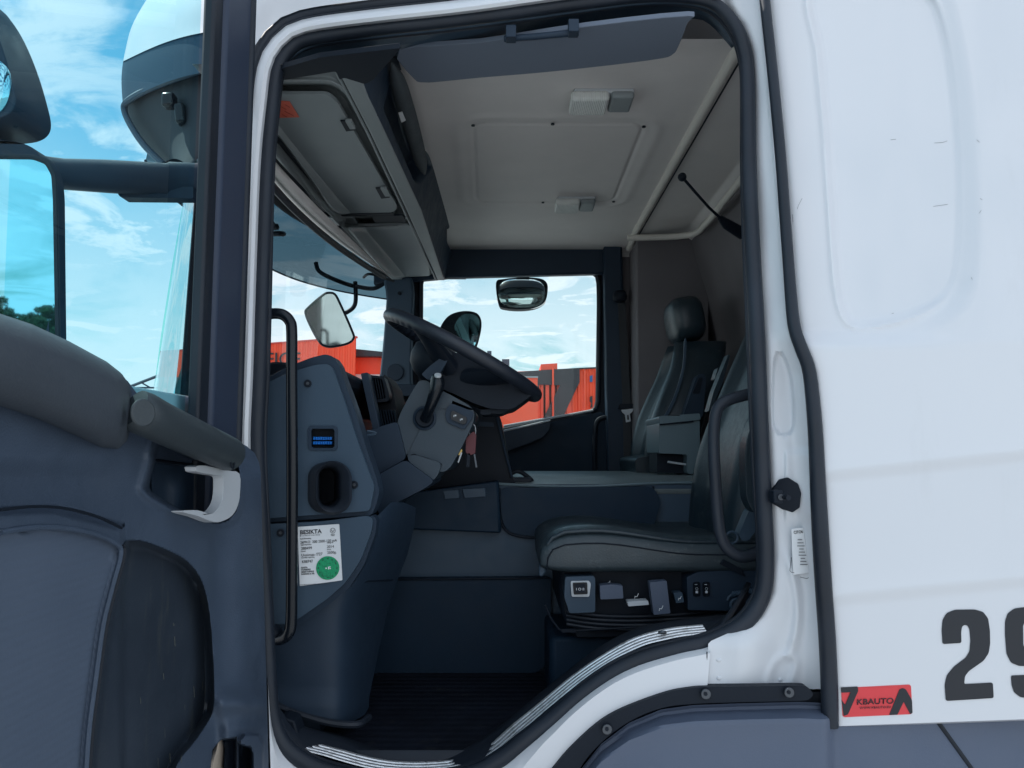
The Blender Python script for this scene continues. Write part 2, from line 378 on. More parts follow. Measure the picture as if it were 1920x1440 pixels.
SEAL = [(1402, 150), (1404, 300), (1410, 450), (1418, 600), (1424, 750), (1430, 900), (1436, 1040), (1431, 1110), (1408, 1155), (1375, 1183),
        (1325, 1205), (1280, 1215), (1205, 1236), (1149, 1262), (1092, 1301), (1036, 1348), (980, 1391), (935, 1425), (880, 1452), (780, 1466),
        (680, 1461), (600, 1442), (552, 1416), (524, 1384), (509, 1340), (504, 1290), (501, 1240), (494, 1100), (486, 960), (480, 830), (485, 700), (493, 460), (500, 300),
        (511, 190), (520, 128), (542, 92), (580, 72), (700, 55), (880, 35), (1087, 6), (1200, -7), (1285, -6), (1340, 8), (1378, 48), (1396, 95)]
SEALC = cat(SEAL, 6, True)
sealr = [.0165 if y > 100 else .0135 + .003 * max(0, min(1, y / 100)) for x, y in SEALC]
door_seal = MB().tube([P(x, y, float(side(y)) + .042) for x, y in SEALC], sealr, 14, closed=True).build('door_seal', M['rubber'], T)
# thin inner lip of the seal
lip = []
for i, (x, y) in enumerate(SEALC):
    cx, cy = 950, 720; n = np.array([cx - x, cy - y], float); n /= np.linalg.norm(n); lip.append((x + n[0] * 17, y + n[1] * 17))
MB().tube([P(x, y, float(side(y)) + .075) for x, y in lip], .005, 8, closed=True).build('seal_lip', M['rubber'], door_seal)

def offs(path, d):      # outward offset of a stretch of the seal path
    o = []
    for i, p in enumerate(path):
        a = np.array(path[max(0, i - 1)]); b = np.array(path[min(len(path) - 1, i + 1)]); t = (b - a); t = t / np.linalg.norm(t)
        o.append((p[0] + t[1] * d, p[1] - t[0] * d))
    return o
i0 = min(range(len(SEALC)), key=lambda i: abs(SEALC[i][0] - 504) + abs(SEALC[i][1] - 1290))
i1 = min(range(len(SEALC)), key=lambda i: abs(SEALC[i][0] - 1340) + abs(SEALC[i][1] - 8))
fr = resamp(SEALC[i0:i1 + 1], 90)
prof = [(4, .062), (10, .028), (15, .012), (22, .006), (30, .008), (36, .016), (40, .03), (58, .034)]
prof = [(d, z) for d, z in prof]
rows = []
for d, z in prof:
    q = offs(fr, d); rows.append([P(x, y, float(side(y)) + z) for x, y in q])
side_frame = MB().grid(rows).build('door_frame_surround', M['white'], T)
oz = offs(fr, 47)
MB().tube([P(x, y, float(side(y)) + .022) for x, y in oz], .0105, 10).build('outer_weatherstrip', M['rubber'], side_frame)
oz = offs(fr, 39)
MB().tube([P(x, y, float(side(y)) + .022) for x, y in oz], .0035, 8).build('weatherstrip_lip', M['rubber'], side_frame)
# white roof side beyond the strip
k0 = min(range(len(fr)), key=lambda i: abs(fr[i][0] - 511) + abs(fr[i][1] - 190))
q0, q1 = offs(fr[k0:], 56), None
far_ = [(x - (60 if x < 520 else 0), y - 260) if x > 470 else (x - 60, y - 200) for x, y in q0]
rows = []
for s_ in np.linspace(0, 1, 8):
    rows.append([P(a[0], a[1] * (1 - s_) + (a[1] - 260) * s_, float(side(a[1])) + .006 + .10 * s_ * s_ - .012 * math.sin(math.pi * s_)) for a in q0])
MB().grid(rows).build('roof_side', M['white'], T)

# ---- rear side panel
STRIP = [(1420, -420), (1433, -60), (1436, 0), (1452, 150), (1466, 300), (1477, 450), (1487, 580), (1493, 620), (1505, 655), (1520, 700), (1530, 800), (1535, 900),
         (1540, 1000), (1546, 1100), (1553, 1200), (1557, 1290), (1558, 1362)]
sx = lambda py: np.interp(py, [p[1] for p in STRIP], [p[0] for p in STRIP])
BLANK = cat([(1527, -30), (1536, 100), (1549, 250), (1559, 400), (1568, 520), (1577, 575), (1590, 600), (1612, 611), (1650, 606), (1710, 590), (1758, 566),
             (1786, 530), (1797, 470), (1800, 380), (1796, 250), (1784, 120), (1765, 35), (1745, -5), (1700, -30)], 5, True)
BLANK2 = cat([(1500, -120), (1520, 540), (1560, 640), (1650, 640), (1760, 610), (1820, 560), (1838, 470), (1836, 330), (1822, 180), (1800, 60), (1775, -20), (1700, -120)], 4, True)
def rearY(px, py):
    px = np.asarray(px, float); py = np.asarray(py, float)
    Y = 1.495 - .035 * np.clip(px - 1545, -99, 700) / 375 + .10 * np.clip((640 - py) / 640, 0, 1.5)
    Y = Y + .026 * (1 - st(py, 616, 654)) * (1 - st(px, 1580, 1850))
    s = sdp(px, py, BLANK); Y = Y + .012 * st(-s, -6, 12) * (1 - .6 * st(px, 1690, 1790)) - .0042 * np.exp(-((s - 5) / 5.5) ** 2) * (1 - st(px, 1740, 1800))
    s2 = sdp(px, py, BLANK2); Y = Y + .016 * st(-s2, -10, 44) * st(px, 1640, 1790)
    for yc in (882 - (px - 1545) * .104, 1114 - (px - 1560) * .096):
        d = py - yc; Y = Y - .0066 * np.where(d < 0, np.exp(d / 80.0), 1 - st(d, 0, 26))
    e = np.clip(px - sx(py), 0, 200); Y = Y + .022 * np.exp(-e / 7.0)
    return Y
L_ = [(sx(y) + 4, y) for y in range(-60, 1364, 8)] + [(1570, 1364)]
R_ = [(2350, -60), (2350, 1364)]
def rearmesh():
    px_rows = []; ys = np.r_[np.linspace(-420, -64, 30), np.linspace(-60, 1350, 330), np.linspace(1354, 1364, 5)]
    us = np.r_[np.linspace(0, .018, 8), np.linspace(.022, .20, 118), np.linspace(.21, 1, 30)]
    m = MB(); rows = []
    for y in ys:
        x0 = sx(y) + 5; x1 = 3400; X = x0 + (x1 - x0) * us; Yv = y - np.clip((X - 1570) * .037, 0, 30) * st(y, 1150, 1364)
        D = rearY(X, Yv) + .02 * (1 if y > 1362 else 0)
        rows.append([P(X[i], Yv[i], float(D[i])) for i in range(len(X))])
    return m.grid(rows)
rear = rearmesh().build('rear_side_panel', M['white'], T)
# scratches on the panel, thin dark marks
sc = []
for pts in ([(1752, 268), (1768, 267), (1776, 264)], [(1750, 387), (1777, 383)], [(1504, 372), (1497, 385), (1495, 392)], [(1486, 402), (1487, 416)], [(1831, 262), (1837, 267)],
            [(1838, 372), (1842, 375)], [(1836, 400), (1840, 394)], [(1672, 588), (1676, 587)], [(1821, 520), (1823, 524)], [(1670, 262), (1680, 261)]):
    for a, b in zip(pts, pts[1:]):
        MB().tube([P(a[0], a[1], float(rearY(*a)) - .0006), P(b[0], b[1], float(rearY(*b)) - .0006)], .0003, 5).build('scratch', M['steel'], rear)
# figures on the panel
def conv(l, s=1.8, ox=1400, oy=640): return [(ox + x / s, oy + y / s) for x, y in l]
D2 = conv([(662, 1022), (659, 975), (662, 940), (676, 917), (704, 906), (770, 905), (798, 913), (815, 935), (821, 975), (822, 1020), (817, 1052), (800, 1078), (750, 1113),
           (737, 1130), (734, 1157), (831, 1152), (834, 1204), (673, 1214), (669, 1160), (676, 1128), (700, 1098), (740, 1068), (753, 1046), (756, 1010), (753, 972), (746, 959), (735, 957), (727, 963), (724, 980), (725, 1018)])
D9 = conv([(893, 1128), (950, 1126), (953, 1150), (965, 1160), (978, 1155), (984, 1140), (984, 1085), (960, 1096), (920, 1096), (893, 1085), (878, 1055), (873, 990), (873, 945), (882, 918), (904, 902),
           (940, 897), (990, 897), (1020, 908), (1036, 935), (1042, 1000), (1042, 1110), (1036, 1165), (1015, 1192), (970, 1204), (925, 1202), (903, 1185), (895, 1160)])
H9 = conv([(933, 960), (940, 945), (960, 941), (975, 946), (982, 962), (984, 1025), (977, 1040), (960, 1045), (942, 1041), (934, 1025)])
fig = lambda a, b: rearY(a, b) - .0016
slab('figure_two', rnd(D2, 4), fig, .001, M['ink'], rear); slab('figure_nine', rnd(D9, 4), fig, .001, M['ink'], rear, holes=[rnd(H9, 3)])
# red advert sticker
stq = rnd([(1577, 1290), (1708, 1283.5), (1711, 1339), (1580, 1345)], 5)
adv = slab('advert_sticker', stq, lambda a, b: rearY(a, b) - .0012, .0008, M['red'], rear)
def cs(l): return [(1560 + x * 180 / 1920, 1260 + y * 180 / 1920) for x, y in l]
d_ = lambda a, b: rearY(a, b) - .0020
slab('emblem', rnd(cs([(178, 310), (515, 292), (525, 380), (320, 850), (235, 880), (196, 560), (262, 660), (375, 405), (185, 415)]), 1.5), d_, .0006, M['ink'], adv)
slab('emblem', rnd(cs([(1145, 862), (1350, 350), (1420, 320), (1480, 350), (1600, 560), (1612, 820), (1565, 845), (1435, 595), (1310, 855)]), 2), d_, .0006, M['ink'], adv)
kt = float(rearY(1640, 1315)) - .0022
text('lettering', 'KBAUTO', 1606, 1321.5, kt, 10.5, M['ink'], adv, rot=.035, sx=1.16, bold=.01, df=lambda a, b: rearY(a, b) - .0022)
text('lettering', 'WWW.KBAUTO.EU', 1612, 1329.5, kt, 3.9, M['ink'], adv, rot=.035, sx=1.1, bold=.005, sp=1.12, df=lambda a, b: rearY(a, b) - .0022)

# ---- thick rubber strip at the panel edge
sr = [.0115 + .0045 * max(0, min(1, (y - 500) / 500)) for x, y in cat(STRIP, 4)]
MB().tube([P(x - 2, y, float(side(y)) - .006) for x, y in cat(STRIP, 4)], sr, 12).build('pillar_weatherstrip', M['rubber'], T)

# ---- door pillar between seal and strip
DENT = cat([(1450, 672), (1464, 658), (1478, 680), (1488, 720), (1492, 780), (1485, 812), (1466, 818), (1448, 800), (1446, 740)], 4, True)
DENT2 = cat([(1440, 1290), (1446, 1255), (1460, 1235), (1480, 1228), (1492, 1240), (1488, 1265), (1478, 1290)], 4, True)
def jambY(px, py):
    px = np.asarray(px, float); py = np.asarray(py, float)
    Y = side(py) + .030 + 0 * px
    w = (sx(py) - px); el = np.clip(px - np.interp(py, [p[1] for p in jl], [p[0] for p in jl]), 0, 99); Y = Y + .030 * np.exp(-((el / 16.0) ** 2)) * (1 - st(py, 1140, 1200)); Y = Y - .014 * np.exp(-np.clip(w - 14, 0, 99) / 8.0) + .012 * st(w, 20, 50)
    Y = Y + .012 * st(-sdp(px, py, DENT), 0, 6)
    Y = Y - .010 * np.exp(-((px - (1478 + 18 * np.sin((py - 1050) / 60.0))) / 9.0) ** 2) * st(py, 1020, 1080) * (1 - st(py, 1200, 1250))
    s = sdp(px, py, DENT2); Y = Y - .005 * np.exp(-(s / 7.0) ** 2)
    Y = Y - .006 * st(py, 842, 850) * (1 - st(py, 960, 990)) * st(px, 1468, 1476)
    Y = Y - .03 * st(1 - np.clip((py - 1130) / 90, 0, 1), .9, 0) * (1 - st(px, 1380, 1470)) 
    Y = Y + .004 * np.sin(py / 37.0) * np.sin(px / 19.0)
    return Y
jl = [(1345, -60), (1352, 8), (1378, 48), (1396, 95), (1404, 300), (1410, 450), (1418, 600), (1424, 750), (1430, 900), (1436, 1040), (1431, 1110), (1408, 1155), (1375, 1183), (1328, 1204), (1325, 1292)]
jr = [(sx(y), y) for y in range(-60, 1293, 12)] + [(1556, 1292)]
pil = sheet('door_pillar', jl, jr, 60, 240, jambY, M['jamb'], T)
stain = mat('dirt_stain', (.33, .24, .17), .8, var=.3, vscale=30)
# striker
stp = part('door_striker')
oct_ = [(1447, 918), (1462, 899), (1478, 895), (1497, 907), (1503, 925), (1500, 952), (1487, 961), (1468, 955), (1449, 944)]
slab('striker_plate', oct_, lambda a, b: jambY(a, b) - .006, .008, M['black'], stp, bev=.002)
MB().cyl(P(1470, 932, 1.49), (0, 1, 0), .005, .05).cyl(P(1461, 930, 1.505), (1, 0, -.1), .0075, .022).build('striker_pin', M['black'], stp)
MB().cyl(P(1463, 932, 1.492), (0, 1, 0), .006, .01, 12).build('bolt', M['steel'], stp)
MB().box(P(1455, 931, 1.505), (.02, .03, .026)).build('striker_catch', M['black'], stp, bev=.003)
lb = slab('type_label', rnd([(1484, 992), (1506, 989), (1517, 1074), (1487, 1078)], 2), lambda a, b: float(jambY(1500, 1035)) - .010 + (b - 1035) * .00002, .001, M['sticker'], pil)
yk = float(jambY(1500, 1035)) - .0115
text('lettering', 'CITO6', 1488.5, 1001, yk, 5.2, M['ink'], lb, rot=.1, bold=.01, sx=.8)
tl = MB()
for k in range(9): tl.box(P(1500 + k * .9, 1012 + k * 5.8, yk - .0006), (.009 + .006 * (k % 3) / 2, .0006, .0012))
tl.build('lettering', M['ink'], lb)
yk -= .001; fl = MB(); fl.tube([P(*p, yk - .001) for p in ((1484, 1045), (1481, 1070), (1484, 1073), (1489, 1074))], .0006, 5); fl.tube([P(*p, yk - .001) for p in ((1500, 1082), (1513, 1085), (1516, 1083))], .0006, 5)
fl.build('label_frame_mark', M['ink'], lb)

# ---- white sill body below the opening
bot = [p for p in SEALC if p[1] > 1150 or (p[0] < 560 and p[1] > 1240)]
bpath = [p for p in SEALC[:SEALC.index(min(SEALC, key=lambda q: abs(q[0] - 501) + abs(q[1] - 1240)))] if p[1] > 1195 and p[0] < 1335]
STRU = [(1326, 1289), (1290, 1291), (1250, 1299), (1180, 1324), (1130, 1350), (1080, 1393), (1040, 1438), (1000, 1500), (980, 1600)]
poly = [(x, y) for x, y in bpath] + [(470, 1330), (440, 1330), (440, 1620), (980, 1620)] + STRU[::-1][1:] + [(1326, 1291)]
def lowY(px, py):
    d = min(math.hypot(px - x, py - y) for x, y in bpath); return 1.512 + .03 * math.exp(-d / 12)
rowsA = resamp(bpath, 70); low = []
lowB = resamp([(1326, 1291)] + [(x, y + 4) for x, y in STRU[1:-1]] + [(985, 1620), (514, 1620), (506, 1400)], 70)
for s_ in (0, .06, .14, .25, .45, .7, 1): low.append([P(a[0] * (1 - s_) + b[0] * s_, a[1] * (1 - s_) + b[1] * s_, 1.545 - .035 * float(st(s_, 0, .22)) - .008 * s_) for a, b in zip(rowsA, lowB)])
lower = MB().grid(low).build('sill_body', M['white'], T)
MB().tube([P(1325.5, y, 1.508) for y in (1222, 1255, 1290)], .0012, 6).build('panel_joint', M['rubber'], lower)
for x, y in ((1348, 1238), (1348, 1272), (1463, 1275)): MB().ball(P(x, y, float(jambY(x, y)) if x > 1326 else 1.505), (.005, .002, .004), 6).build('paint_plug', M['jamb'], lower)

# ---- wheel arch and its clamping strip
SU = [(980, 1600), (1000, 1500), (1040, 1438), (1080, 1393), (1130, 1350), (1180, 1324), (1250, 1299), (1290, 1291), (1325, 1288), (1420, 1287), (1500, 1286), (1516, 1290), (1524, 1300)]
SL = [(1056, 1600), (1062, 1500), (1088, 1440), (1128, 1392), (1180, 1353), (1240, 1328), (1300, 1320), (1380, 1317), (1420, 1316), (1470, 1315), (1500, 1314), (1516, 1312), (1524, 1304)]
strip = slab('clamping_strip', cat(SU, 4) + cat(SL, 4)[::-1], 1.492, .02, M['black'], T, bev=.003)
for x, y in ((1323, 1301), (1479, 1298), (1138, 1367), (1052, 1465)):
    b = MB().cyl(P(x, y, 1.487), (0, 1, 0), .0100, .008, 20, r2=.0085).build('bolt', M['steel'], strip, bev=.0015)
    MB().cyl(P(x, y, 1.4825), (0, 1, 0), .0038, .003, 6).build('bolt_socket', M['black'], b)
AT = [(900, 1640), (1056, 1600), (1062, 1500), (1088, 1444), (1128, 1394), (1180, 1355), (1240, 1330), (1300, 1322), (1380, 1319), (1500, 1316), (1540, 1318), (2350, 1290)]
AT2 = [(x, y) for x, y in AT if x >= 1056]
def archY(px, py):
    px = np.asarray(px, float); py = np.asarray(py, float)
    top = np.interp(px, [p[0] for p in AT2], [p[1] for p in AT2]); d = py - top
    Y = 1.497 - .030 * st(d, 14, 34) - .030 * st(d, 30, 190) + .012 * st(d, 0, 5) * (1 - st(d, 14, 20))
    Y = Y + .03 * st(px, 1545, 1570)
    return Y
sheet('wheel_arch', AT2, [(x, 1680) for x, y in AT2], 60, 200, archY, M['fender'], T, cols=True)
MB().tube([P(1756 + t * .72, 1350 + t, float(archY(1756 + t * .72, 1350 + t))) for t in range(0, 140, 10)], .0042, 8).build('panel_gap', M['matt'], T)
MB().grid([[P(x, y, 1.53) for x in (1290, 1600)] for y in (1297, 1340)]).build('arch_backing', M['matt'], T)

# ---- aluminium scuff plates in the sill
LO = [(1327, 1188), (1280, 1193), (1242, 1201), (1205, 1211), (1149, 1238), (1092, 1276), (1036, 1321), (980, 1369), (940, 1405), (905, 1430), (869, 1441), (800, 1448), (740, 1447), (690, 1440), (640, 1427), (600, 1415), (548, 1403)]
UP = [(1316, 1171), (1280, 1174), (1240, 1180), (1186, 1196), (1130, 1227), (1074, 1265), (1010, 1318), (958, 1360), (925, 1390), (890, 1414), (850, 1424), (790, 1428), (735, 1426), (690, 1418), (645, 1406), (605, 1396), (562, 1385)]
lo, up = resamp(cat(LO, 4), 140), resamp(cat(UP, 4), 140)
rows = []; NS = 33
for j in range(NS):
    t = j / (NS - 1); ph = (t * 4) % 1; hgt = .0022 * (1 if .12 < ph < .74 else 0)
    rows.append([P(a[0] * (1 - t) + b[0] * t, a[1] * (1 - t) + b[1] * t - hgt * 900, 1.595 + .05 * t) for a, b in zip(lo, up)])
scuff = MB().grid(rows).build('scuff_plate', M['alu'], T, ang=30)
MB().cyl(P(1242, 1186, 1.605), (0, .5, 1), .009, .004, 16).build('screw', M['steel'], scuff)
# black sill bed around the plates
bedo = resamp([(x, y) for x, y in bpath], 140); bedi = resamp(cat([(1400, 1085), (1380, 1140), (1330, 1150), (1240, 1162), (1180, 1178), (1120, 1210), (1060, 1256), (1000, 1304), (950, 1346), (905, 1378), (850, 1405), (760, 1408), (690, 1392),
     (640, 1372), (590, 1362), (545, 1352), (515, 1325)], 4), 140)
MB().grid([[P(a[0] * (1 - s_) + b[0] * s_, a[1] * (1 - s_) + b[1] * s_ + 5, 1.57 + .13 * s_) for a, b in zip(bedo, bedi)] for s_ in (0, .35, .5, .8, 1)]).build('sill_cover', M['rubber'], T, solid=.01)
MB().prism([P(x, y, 1.62) for x, y in ((508, 1355), (530, 1345), (552, 1352), (562, 1385), (550, 1402), (528, 1385))], (0, .05, 0)).build('sill_end_cap', M['black'], T, bev=.004)

# ---- cab shell: closes the cab so that light only enters through its openings
rf = MB()
rf.prism([(x, 1.66, z + CZ) for x, z in ((-.50, 1.20), (-.3, 1.26), (2.0, 1.32), (2.0, 1.28), (-.3, 1.20), (-.50, 1.15))], (0, 2.2, 0))
rf.build('roof', M['white'], T)
fp = MB(); NY = 28
Ys = np.linspace(1.66, 3.80, NY)
def wsX(Y, amp=.40): s = abs((Y - 2.72) / 1.06); return -amp * (1 - min(1, s) ** 3)
fp.grid([[(-.70 - a + wsX(y), y, z + CZ) for y in Ys] for z, a in ((.10, .02), (-.1, .05), (-.5, .08), (-.9, .08))])
fp.build('front_panel', M['white'], T, solid=.03)
hd = MB().grid([[(-.62 - a + wsX(y), y, z + CZ) for y in Ys] for z, a in ((1.02, -.035), (1.06, -.045), (1.10, -.05), (1.15, -.06))] + [[(-.48, y, 1.21 + CZ) for y in Ys]])
hd.build('windscreen_header', M['black'], T, solid=.02)
ws = MB().grid([[(-.70 + .12 * t + wsX(y), y, (.10 + .94 * t) + CZ) for y in Ys] for t in np.linspace(0, 1, 12)])
ws.build('windscreen', M['glass'], T, ang=80)
rwl = MB().grid([[(x, y, z + CZ) for y in np.linspace(1.66, 3.78, 12)] for x, z in ((1.04, -.8), (1.02, .2), (.98, .5), (.93, .75), (.88, .92), (.862, 1.0), (.862, 1.2))]); rwl.build('rear_wall', M['lining2'], T)
MB().box((.05, 2.62, -.69 + CZ), (2.1, 2.3, .06)).build('cab_floor', M['floor'], T)
MB().box((2.0, 3.72, .2 + CZ), (1.9, .05, 2.2)).box((2.95, 2.6, .2 + CZ), (.05, 2.2, 2.2)).build('sleeper_shell', M['white'], T)
MB().box((.05, 2.5, -1.3 + CZ), (1.6, 1.6, 1.0)).build('chassis', M['black'], T)
fl2 = MB().prism([P(x, y, 1.60) for x, y in ((445, 320), (478, 320), (470, 860), (470, 1330), (395, 1330), (395, 860))], (0, .06, 0))
fl2.prism([P(x, y, 1.64) for x, y in ((368, 300), (470, 200), (462, 900), (462, 1500), (300, 1500), (326, 860), (333, 760), (348, 560))], (0, .05, 0))
fl2.build('front_pillar', M['gloss'], T, bev=.004)
# ------------------------------------------------------------------ driver door, swung open at a right angle
door = part('driver_door')
# inner panel
TOPL = [(-200, 520), (-90, 560), (0, 592), (60, 612), (130, 642), (200, 680), (240, 715), (262, 745), (320, 775), (380, 800), (440, 826), (462, 836), (478, 850), (486, 868), (489, 885)]
POCK = cat([(236, 1012), (270, 1014), (318, 1032), (352, 1052), (376, 1082), (390, 1125), (398, 1190), (402, 1270), (401, 1325), (392, 1352), (365, 1392), (335, 1430), (320, 1480), (300, 1600), (170, 1600), (163, 1480), (170, 1370), (183, 1270), (197, 1170), (215, 1095), (229, 1036)], 4, True)
INS = cat([(-200, 1032), (-90, 1010), (0, 998), (40, 990), (100, 989), (160, 998), (205, 1012), (223, 1022), (226, 1036), (210, 1095), (192, 1170), (178, 1270), (165, 1370), (158, 1480), (150, 1750), (-200, 1750)], 3, True)
GRAB = cat([(300, 820), (360, 850), (440, 870), (450, 900), (446, 950), (428, 975), (400, 981), (350, 968), (300, 945), (268, 920), (270, 900), (280, 865), (282, 845)], 4, True)
HOLE = [(455, 1396), (470, 1400), (474, 1412), (475, 1480), (446, 1480), (446, 1390)]
def doorX(px, py):
    px = np.asarray(px, float); py = np.asarray(py, float); X = -.505 + 0 * px
    rim = np.interp(px, [0, 100, 230], [955, 951, 985]); X = X - .004 * np.exp(-((py - rim) / 4.0) ** 2) * (px < 232) + .010 * st(py, rim, rim + 14) * (1 - st(px, 222, 236))
    X = X - .034 * st(-sdp(px, py, POCK), 0, 16)
    X = X - .010 * st(-sdp(px, py, INS), -2, 3)
    X = X - .055 * st(-sdp(px, py, GRAB), 0, 12) + .006 * np.exp(-(sdp(px, py, GRAB) / 9.0) ** 2)
    X = X + .020 * np.exp(-((py - 1320) / 28.0) ** 2) * st(px, 385, 420) + .014 * st(py, 1330, 1370) * st(px, 400, 430) 
    X = X - .05 * st(-sdp(px, py, [(388, 1500), (398, 1405), (415, 1385), (444, 1382), (444, 1500)]), 0, 5)
    X = X + .012 * st(-sdp(px, py, [(446, 1388), (458, 1374), (486, 1376), (496, 1392), (496, 1500), (446, 1500)]), 0, 5) - .05 * st(-sdp(px, py, HOLE), 0, 4)
    X = X + .022 * st(px, 400, 470) * st(py, 860, 900) - .010 * st(px, 486 + (py - 880) * .027, 498 + (py - 880) * .027)
    X = X - .012 * st(py, 850, 900) * (1 - st(py, 900, 990)) * (1 - st(px, 150, 250))
    return X
RB = [(-90, 1480), (490, 1480)]
dl = []
for y in np.r_[np.linspace(520, 1480, 350), np.linspace(1484, 1900, 60)]:
    xr = 489 + (y - 885) * .027 if y >= 885 else float(np.interp(y, [p[1] for p in TOPL], [p[0] for p in TOPL]))
    dl.append((-200, xr, y))
rows = []
for x0, x1, y in dl:
    X_ = x0 + (x1 - x0) * np.linspace(0, 1, 280); D = doorX(X_, np.full_like(X_, y)); rows.append([PX(X_[i], y, float(D[i])) for i in range(280)])
inner = MB().grid(rows).build('inner_panel', M['doortrim'], door, ang=50)
# outer skin and window frame
osk = MB(); osk.box((-.60, 1.045, -.42 + CZ), (.012, .89, 1.05)); osk.box((-.558, .598, -.40 + CZ), (.095, .012, 1.02))
osk.box((-.588, 1.492, .25 + CZ), (.05, .010, 2.4)); osk.build('outer_skin', M['white'], door, bev=.003)
fb = MB(); fb.box((-.565, 1.418, .45 + CZ), (.045, .135, 1.75)); fb.box((-.565, 1.02, 1.02 + CZ), (.045, .84, .10)); fb.build('window_frame', M['frame'], door, bev=.012, seg=4)
MB().box((-.562, 1.335, .45 + CZ), (.022, .045, 1.75)).build('window_seal', M['rubber'], door, bev=.006)
MB().grid([[(-.588, y, z + CZ) for y in (.60, 1.34)] for z in (-.1, 1.05)]).build('window_pane', M['glass2'], door)
MB().box((-.588, .98, -.10 + CZ), (.03, .76, .10)).build('door_core', M['black'], door)
MB().cyl((-.545, 1.482, .2 + CZ), (0, 0, 1), .010, 2.2).build('edge_seal', M['rubber'], door)
# soft arm rest
PT = [(-200, 505), (-90, 548), (0, 588), (60, 608), (130, 640), (200, 678), (228, 700), (243, 722), (250, 750)]
PB = [(-200, 722), (-90, 742), (0, 762), (60, 782), (130, 812), (190, 840), (222, 843), (240, 825), (250, 775)]
def padX(px, py):
    t = (py - np.interp(px, [p[0] for p in PT], [p[1] for p in PT])) / (np.interp(px, [p[0] for p in PB], [p[1] for p in PB]) - np.interp(px, [p[0] for p in PT], [p[1] for p in PT]))
    e = np.clip((250 - px) / 34.0, 0, 1); return -.512 + .062 * np.sqrt(np.clip(1 - (2 * t - 1) ** 2, 0, 1)) ** .8 * np.sqrt(np.clip(1 - (1 - e) ** 2, 0, 1))
sheet('arm_rest', PT, PB, 40, 110, padX, M['pad'], door, mode='X', cols=True, ang=80)
# grab tube with round cap
tb = [(250, 765, -.470, .025), (268, 775, -.464, .027), (300, 791, -.460, .0265), (350, 815, -.460, .0270), (400, 838, -.464, .0275), (428, 851, -.470, .028)]
tube = ptube('pull_tube', tb, None, M['tube'], door, mode='X', n=20, sm=4)
MB().cyl(PX(268, 774, -.438), (1, -.45, 0), .017, .004, 24).build('screw_cover', M['tube'], tube, bev=.002)
MB().tube([PX(436 + 4 * math.cos(a), 856 + 22 * math.sin(a), -.447) for a in np.linspace(0, 6.28, 20)], .0015, 6).build('cap_ring', M['black'], tube)
# recess liner with a joint line, silver pull handle
MB().tube([PX(x, y, -.5585) for x, y in ((286, 862), (330, 868), (372, 872), (400, 872))], .0022, 6).build('recess_joint', M['black'], inner)
lin = MB()
LT = [(284, 866), (330, 873), (380, 876), (436, 884)]; LB = [(284, 925), (330, 950), (380, 972), (436, 960)]
sheet('', LT, LB, 14, 24, lambda a, b: -.556 + .012 * np.exp(-((a - 335) / 18.0) ** 2) * st(b, 860, 920), None, None, mode='X', cols=True, mb=lin)
lin.build('recess_liner', M['trim2'], inner)
hp = [(369, 874), (385, 873), (425, 882), (449, 888), (450, 925), (446, 948), (436, 966), (420, 976), (402, 979), (372, 968), (346, 961), (346, 957), (372, 957), (395, 963), (408, 954), (417, 935), (419, 905), (416, 893), (400, 890), (372, 885), (368, 880)]
MB().prism([PX(x, y, -.478) for x, y in cat(hp, 3, True)], (-.016, -.003, 0)).build('pull_handle', M['silver'], door, bev=.0035, seg=3)
# ribbed insert and pocket liner
def fan(poly, X, name, m, par, lift=0):
    xs = [p[0] for p in poly]; ys = [p[1] for p in poly]; ty = np.linspace(min(ys) + 2, max(ys) - 1, 90); rows = []
    for y in ty:
        hit = []
        for a, b in zip(poly, poly[1:] + poly[:1]):
            if (a[1] > y) != (b[1] > y): hit.append(a[0] + (b[0] - a[0]) * (y - a[1]) / (b[1] - a[1]))
        hit = [min(hit), max(hit)]; X_ = np.linspace(hit[0], hit[1], 40); D = X(X_, np.full_like(X_, y)) + lift
        rows.append([PX(X_[i], y, float(D[i])) for i in range(40)])
    return MB().grid(rows).build(name, m, par, ang=70)
sh = lambda poly, k, c: [(c[0] + (x - c[0]) * k, c[1] + (y - c[1]) * k) for x, y in poly]
fan(INS, doorX, 'fabric_insert', M['insert'], inner, .003)
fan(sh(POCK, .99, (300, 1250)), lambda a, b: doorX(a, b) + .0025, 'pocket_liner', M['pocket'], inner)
random.seed(3); SCF = mat('pale_scuffs', (.10, .11, .10), .6)
for _ in range(14):
    x, y = random.uniform(225, 385), random.uniform(1150, 1440)
    if y < 1300 and x < 300: continue
    L = random.uniform(4, 26); q0_ = lambda a, b: float(doorX(a, b)) + .003
    MB().tube([PX(x, y, q0_(x, y)), PX(x + 1, y + L, q0_(x + 1, y + L))], random.uniform(.0002, .0006), 5).build('scuff_mark', SCF, inner)
bd_ = cat([(0, 998), (60, 989), (120, 990), (180, 1002), (218, 1020), (226, 1040), (211, 1098), (193, 1172), (179, 1272), (166, 1372), (159, 1480)], 6)
MB().tube([PX(x, y, -.4945) for x, y in bd_], .0032, 8).build('insert_piping', M['doortrim'], inner)
MB().tube([PX(x + 4, y + 1, -.4985) for x, y in bd_[26:]], .0042, 8).build('insert_groove', M['matt'], inner)
MB().tube([PX(x, y, -.4885) for x, y in cat([(0, 956), (60, 950), (120, 953), (180, 968), (228, 990)], 5)], .0018, 6).build('panel_groove', M['black'], inner)
tag(inner)
